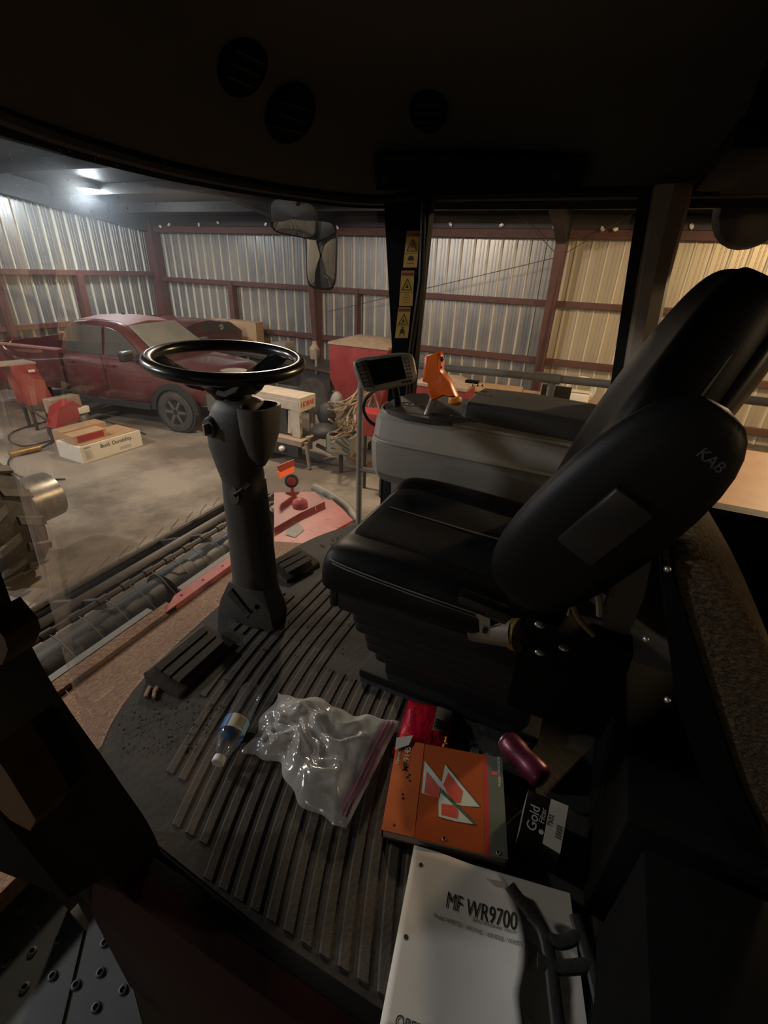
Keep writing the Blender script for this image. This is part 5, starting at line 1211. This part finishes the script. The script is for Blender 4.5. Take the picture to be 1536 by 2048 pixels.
# ---------------- big lugged tyre lower left
lt = thing('tractor_wheel', 'large lugged tractor wheel with dull steel drum at the left edge of the floor', 'wheel', (1.9, 4.6, 0))
lq = W(100, 988, 2, .62); lc = V((lq.x - .80, lq.y, .62)); 
bm = B(); lathe(bm, [(.30, .02), (.40, -.02), (.55, .0), (.62, .06), (.63, .2), (.63, .34), (.60, .46), (.5, .50), (.38, .50), (.30, .46)], lc + V((-.1, 0, 0)), (1, 0, 0), 48); tw_ = obj('tyre', bm, 'tyre', lt)
for k in range(14):
    t = 2 * PI * k / 14
    for sd_ in (0, 1):
        tt = t + sd_ * PI / 14; bm = B(); R = []
        for x, dt in ((.02, .14), (.12, .08), (.22, 0.)) if not sd_ else ((.46, .14), (.36, .08), (.26, 0.)):
            a0_ = tt + dt; w_ = .075
            R.append([lc + V((x - .1, math.cos(a0_ + s_) * r_, math.sin(a0_ + s_) * r_)) for s_, r_ in ((-w_, .62), (-w_ * .8, .65), (w_ * .8, .65), (w_, .62))])
        rings(bm, R); obj('lug', bm, 'lug', tw_)
bm = B(); lathe(bm, [(.0, .30), (.18, .30), (.22, .32), (.255, .44), (.25, .82), (.245, .92), (.225, .93), (.20, .80), (.001, .78)], lc + V((-.1, 0, 0)), (1, 0, 0), 40); obj('steel_drum', bm, 'rim', lt)

# ---------------- welder on a trailer, hoses, tanks
we = thing('welder_generator', 'beige engine welder lettered HOBART standing on its trailer', 'welder', W(560, 900, 2, .45))
A0 = W(597, 797, 2, 1.12); A1 = W(628, 787, 2, 1.12); A2 = W(500, 795, 2, 1.12)
vW = (A1 - A0).normalized(); uW = V((-vW.y, vW.x, 0))
WL, WW_ = 1.25, .42
def w_(u, v, z): return V((A0.x, A0.y, z)) + uW * u + vW * v
bm = B(); prism(bm, [w_(0, 0, 1.06), w_(WL, 0, 1.06), w_(WL, WW_, 1.06), w_(0, WW_, 1.06)], (0, 0, .06)); obj('top_cover', bm, 'wbeige', we)
bm = B(); prism(bm, [w_(0, -.005, .92), w_(WL, -.005, .92), w_(WL, -.005, 1.06), w_(0, -.005, 1.06)], vW * .02); obj('upper_side_panel', bm, 'wbeige', we)
bm = B(); prism(bm, [w_(.28, .02, .5), w_(WL, .02, .5), w_(WL, WW_ - .02, .5), w_(.28, WW_ - .02, .5)], (0, 0, .56)); obj('engine_bay', bm, 'darkjunk', we)
bm = B(); prism(bm, [w_(.0, .0, .48), w_(.16, .0, .48), w_(.16, .06, .48), w_(.0, .06, .48)], (0, 0, .58)); prism(bm, [w_(.0, .36, .48), w_(.08, .36, .48), w_(.08, .42, .48), w_(.0, .42, .48)], (0, 0, .58)); prism(bm, [w_(WL - .1, .0, .48), w_(WL, .0, .48), w_(WL, .06, .48), w_(WL - .1, .06, .48)], (0, 0, .58)); obj('corner_post', bm, 'wbeige', we)
bm = B(); prism(bm, [w_(-.004, .0, .90), w_(-.004, WW_, .90), w_(-.004, WW_, 1.12), w_(-.004, 0, 1.12)], uW * -.01); pn = obj('end_panel', bm, 'white', we)
text('maker_lettering', 'HOBART', w_(-.02, .03, .97), vW, V((0, 0, 1)), .085, 'hobart', we, .002, .85)
text('maker_lettering', 'HOBART', w_(1.15, -.008, .96), -uW, V((0, 0, 1)), .06, 'hobart', we, .002)
bm = B(); prism(bm, [w_(.18, .01, .52), w_(.26, .01, .52), w_(.22, .01, .90), w_(.14, .01, .90)], vW * .02); obj('brace', bm, 'wbeige', we)
tr = thing('welder_trailer', 'flat tan steel trailer frame under the welder with tongue and jack', 'trailer', w_(.5, .3, 0))
bm = B(); prism(bm, [w_(-.1, -.12, .38), w_(WL + .2, -.12, .38), w_(WL + .2, WW_ + .1, .38), w_(-.1, WW_ + .1, .38)], (0, 0, .09)); obj('deck_frame', bm, 'tan', tr)
bm = B(); prism(bm, [w_(-.02, -.10, .18), w_(WL, -.10, .18), w_(WL, .0, .18), w_(-.02, .0, .18)], (0, 0, .18)); obj('under_box', bm, 'darkjunk', tr)
bm = B(); lathe(bm, [(.10, 0), (.22, -.01), (.27, .03), (.27, .15), (.2, .17)], w_(.85, -.14, .27), vW, 26); obj('trailer_wheel', bm, 'tyre', tr)
bm = B(); lathe(bm, [(.10, 0), (.22, -.01), (.27, .03), (.27, .15), (.2, .17)], w_(.85, WW_ - .05, .27), vW, 26); obj('trailer_wheel', bm, 'tyre', tr)
bm = B(); sphere(bm, w_(.28, -.13, .29), .06, (1, 1, .8), 12, 8); obj('trailer_lamp', bm, 'lamp_lens', tr)
bm = B(); cyl(bm, w_(-.15, -.05, .45), w_(-.2, -.05, .02), .03); cyl(bm, w_(-.1, .1, .5), w_(-.1, .1, .3), .05); obj('jack', bm, 'hosetan', tr)
bm = B(); tube(bm, [w_(-.1, .3, .3), w_(-.4, .35, .2), w_(-1.0, .4, .14)], .035, 8); obj('tongue', bm, 'tan', tr)
# grey-green trough on the trailer tongue
g0, g1 = W(652, 905, 2, .35), W(714, 862, 2, .35)
gu = (g1 - g0); gn = V((-gu.y, gu.x, 0)).normalized()
if gn.x < 0: gn = -gn
tx = thing('steel_tool_tray', 'long grey green steel tray of tools standing right of the welder', 'tray', (g0 + g1) / 2)
bm = B(); prism(bm, [g0, g1 + gu * .0, g1 + gu * .0 + gn * .4, g0 + gn * .4], (0, 0, .02)); prism(bm, [g0, g1 + gu * .0, g1 + gu * .0 + V((0, 0, .28)), g0 + V((0, 0, .28))], gn * .02); prism(bm, [g0 + gn * .4, g1 + gu * .0 + gn * .4, g1 + gu * .0 + V((0, 0, .28)) + gn * .4, g0 + V((0, 0, .28)) + gn * .4], gn * .02); prism(bm, [g0, g0 + gn * .4, g0 + gn * .4 + V((0, 0, .28)), g0 + V((0, 0, .28))], gu * .02); obj('tray_body', bm, 'greygreen', tx)
for f in (.1, 1.1):
    bm = B(); cyl(bm, g0 + gu * f + gn * .2, V(((g0 + gu * f + gn * .2).x, (g0 + gu * f + gn * .2).y, 0)), .035); obj('leg', bm, 'darkjunk', tx)
# coiled hoses above the tray
bm = B(); rnd = random.Random(21); hb = (g0 + g1) / 2 + gn * .22
for k in range(15):
    z0_ = .2 + .05 * k; a_ = hb + gu * rnd.uniform(-.8, -.4) + V((0, 0, z0_)); b_ = hb + gu * rnd.uniform(.3, .9) + V((0, 0, z0_ + rnd.uniform(-.1, .45)))
    P_c = [a_]
    for f in (.25, .5, .75):
        P_c.append(a_.lerp(b_, f) + V((rnd.uniform(-.12, .12), rnd.uniform(-.12, .12), -rnd.uniform(.08, .30) * math.sin(PI * f))))
    P_c += [b_, b_ + V((rnd.uniform(-.1, .1), rnd.uniform(-.25, .1), -rnd.uniform(.1, .4)))]
    for q_ in P_c: q_.z = max(q_.z, .42)
    tube(bm, smooth_path(P_c, 6), rnd.uniform(.011, .017), 6)
o = tag(obj('welding_cables', bm, 'hosetan'), 'heap of dusty tan hoses and welding cables slung right of the welder', 'cables')
bm = B(); s0 = w_(-.32, .25, .5)
sphere(bm, s0 + V((0, 0, .10)), .24, (1, 1, .5), 18, 10); sphere(bm, s0 + V((.12, .05, .32)), .17, (.6, 1, 1.2), 16, 10)
tag(obj('canvas_bundle', bm, 'darkjunk'), 'dark crumpled canvas bundle heaped at the right end of the welder', 'bundle')
bm = B(); lathe(bm, [(.12, 0), (.12, .95), (.08, 1.05), (.03, 1.1)], w_(-.18, .80, .0), (0, 0, 1), 18)
tag(obj('gas_cylinder', bm, 'greystrip'), 'short grey gas cylinder upright behind the canvas bundle', 'gas cylinder')

# ---------------- dark machine and bench behind the welder
dk = thing('dark_trailer', 'dark steel trailer with raised flat deck behind the welder', 'trailer', (9.2, 6.0, 0))
bm = B(); bb(bm, (8.7, 5.2, .55), (9.6, 7.9, 1.0)); obj('side_body', bm, 'darkjunk', dk)
bm = B(); box(bm, (9.0, 6.5, 1.08), (.9, 2.8, .06), Matrix.Rotation(.06, 3, 'X')); obj('deck', bm, 'hsteel', dk)
for y in (5.3, 7.1):
    bm = B(); lathe(bm, [(.15, 0), (.36, 0), (.4, .05), (.4, .2)], (8.62, y + .3, .4), (1, 0, 0), 26); obj('wheel', bm, 'tyre', dk)
    bm = B(); cyl(bm, (8.66, y + .2, .9), (8.66, y + .2, 1.4), .03); obj('stake', bm, 'greyrail', dk)
bm = B(); cyl(bm, (8.25, 6.3, .0), (8.1, 6.1, 1.35), .03); tag(obj('steel_post', bm, 'greyrail'), 'thin grey steel post leaning behind the welder', 'post')
bc = W(565, 730, 0, 9.0); bm = B(); bb(bm, (bc.x - .2, bc.y - .25, 1.18), (bc.x + .2, bc.y + .1, 1.42)); tag(obj('grey_carton', bm, 'greystrip'), 'small grey carton on the dark trailer deck behind the steering wheel', 'box')
bc = W(630, 720, 0, 8.9); bm = B(); lathe(bm, [(.10, 0), (.12, .2), (.05, .3), (.05, .36)], (bc.x, bc.y, 1.16), (0, 0, 1), 16); tag(obj('plastic_jug', bm, 'tan'), 'tan plastic jug on the right end of the dark trailer deck', 'jug')

# ---------------- red hopper bins
def hopper(nm, c, sx, sy, z0, z1, lab, slant=.0):
    t = thing(nm, lab, 'bin', V((c[0], c[1], 0)))
    bm = B(); R = [[V((c[0] + x * sx * k, c[1] + y * sy * k, z)) for x, y in ((-1, -1), (1, -1), (1, 1), (-1, 1))] for z, k in ((z0, .75), (z0 + (z1 - z0) * .4, 1.0), (z1, 1.0))]; rings(bm, R); obj('bin_body', bm, 'binred', t)
    bm = B(); R = [[V((c[0] + x * sx * k, c[1] + y * sy * k, z)) for x, y in ((-1, -1), (1, -1), (1, 1), (-1, 1))] for z, k in ((z1, 1.04), (z1 + .04, 1.04), (z1 + .14 + slant, .5))]; rings(bm, R); obj('lid', bm, 'tan', t)
    for x, y in ((-1, -1), (1, -1), (1, 1), (-1, 1)):
        bm = B(); cyl(bm, (c[0] + x * sx * .7, c[1] + y * sy * .7, 0), (c[0] + x * sx * .7, c[1] + y * sy * .7, z0 + .02), .03); obj('leg', bm, 'darkjunk', t)
    return t
pc = W(735, 770, 0, 8.6); hopper('red_hopper', (8.6, pc.y), .45, .62, .55, 1.62, 'tall red metal hopper with dusty tan lid behind the display monitor')
pc = W(925, 770, 0, 8.0); hopper('red_hopper', (7.3, pc.y + .1), .30, .42, .5, 1.33, 'low red metal bin seen between the monitor and the orange lever')
pc = W(748, 830, 0, 5.7); mb_ = thing('red_machine', 'bright red machine block standing right of the grey rail post', 'machine', (5.7, pc.y, 0))
bm = B(); bb(bm, (5.55, pc.y - .22, .87), (5.85, pc.y + .20, 1.2), .02); obj('motor_block', bm, 'red', mb_)
for dy in (-.15, .13):
    bm = B(); cyl(bm, (5.7, pc.y + dy, 0), (5.7, pc.y + dy, .88), .025); obj('leg', bm, 'darkjunk', mb_)
bm = B(); bb(bm, (5.5, pc.y - .6, .0), (5.8, pc.y - .2, .5), .03); tag(obj('rusty_drum', bm, 'darkjunk'), 'dark rusty steel block on the floor below the red machine block', 'steel block')
# cardboard pile on a table beyond the side window
pc = W(990, 770, 0, 8.2)
tbx = thing('workbench', 'long bench against the right wall carrying flattened cardboard', 'bench', V((8.4, pc.y, 0)))
bm = B(); bb(bm, (7.9, pc.y - 2.2, 1.02), (8.9, pc.y + .72, 1.08)); obj('bench_top', bm, 'tan', tbx)
for x in (7.95, 8.85):
    for y in (pc.y - 2.1, pc.y + .8):
        bm = B(); bb(bm, (x - .04, y - .04, 0), (x + .04, y + .04, 1.02)); obj('leg', bm, 'darkjunk', tbx)
for i, (dy, sy, z, rz) in enumerate(((0, .62, 1.085, .05), (-.05, .58, 1.115, -.08), (.05, .5, 1.145, .12))):
    bm = B(); box(bm, (8.3, pc.y + dy - .1, z + .012), (.7, sy * 1.6, .022), Matrix.Rotation(rz, 3, 'Z')); tag(obj('cardboard_sheet', bm, 'cardboard', smooth=False), ('lowest flattened cardboard sheet on the bench beyond the side window', 'middle flattened cardboard sheet on the bench beyond the side window', 'topmost flattened cardboard sheet on the bench beyond the side window')[i], 'cardboard', 'cardboard sheets on the bench')
wc_ = W(1150, 800, 0, 8.2)
bm = B(); bb(bm, (8.0, wc_.y - .2, 1.085), (8.4, wc_.y + .25, 1.30), .02); tag(obj('white_parts_box', bm, 'white'), 'dusty white box on the bench at the right end beside the seat back', 'box')
bm = B(); torus(bm, (8.05, wc_.y - .05, 1.36), (1, .2, .3), .2, .035, 26, 8); tag(obj('white_hose_coil', bm, 'white'), 'coil of white hose leaning over the white box on the bench', 'hose')

# ================================================================ HAZE BOX ADDED FOR THE LAMP'S GLOW
hm = bpy.data.materials.new('dusty air'); hm.use_nodes = True; nt = hm.node_tree; nt.nodes.clear()
o1 = nt.nodes.new('ShaderNodeOutputMaterial'); vs_ = nt.nodes.new('ShaderNodeVolumeScatter')
vs_.inputs['Color'].default_value = (.85, .9, 1, 1); vs_.inputs['Density'].default_value = .013; vs_.inputs['Anisotropy'].default_value = .82
nt.links.new(vs_.outputs[0], o1.inputs['Volume'])
bm = B(); bb(bm, (2.2, 4.5, 2.06), (11.2, 12.7, 4.05)); o = tag(obj('dusty_air', bm, hm, smooth=False), 'thin dusty haze hanging in the shed air around the bright ceiling lamp', 'haze'); o['kind'] = 'stuff'
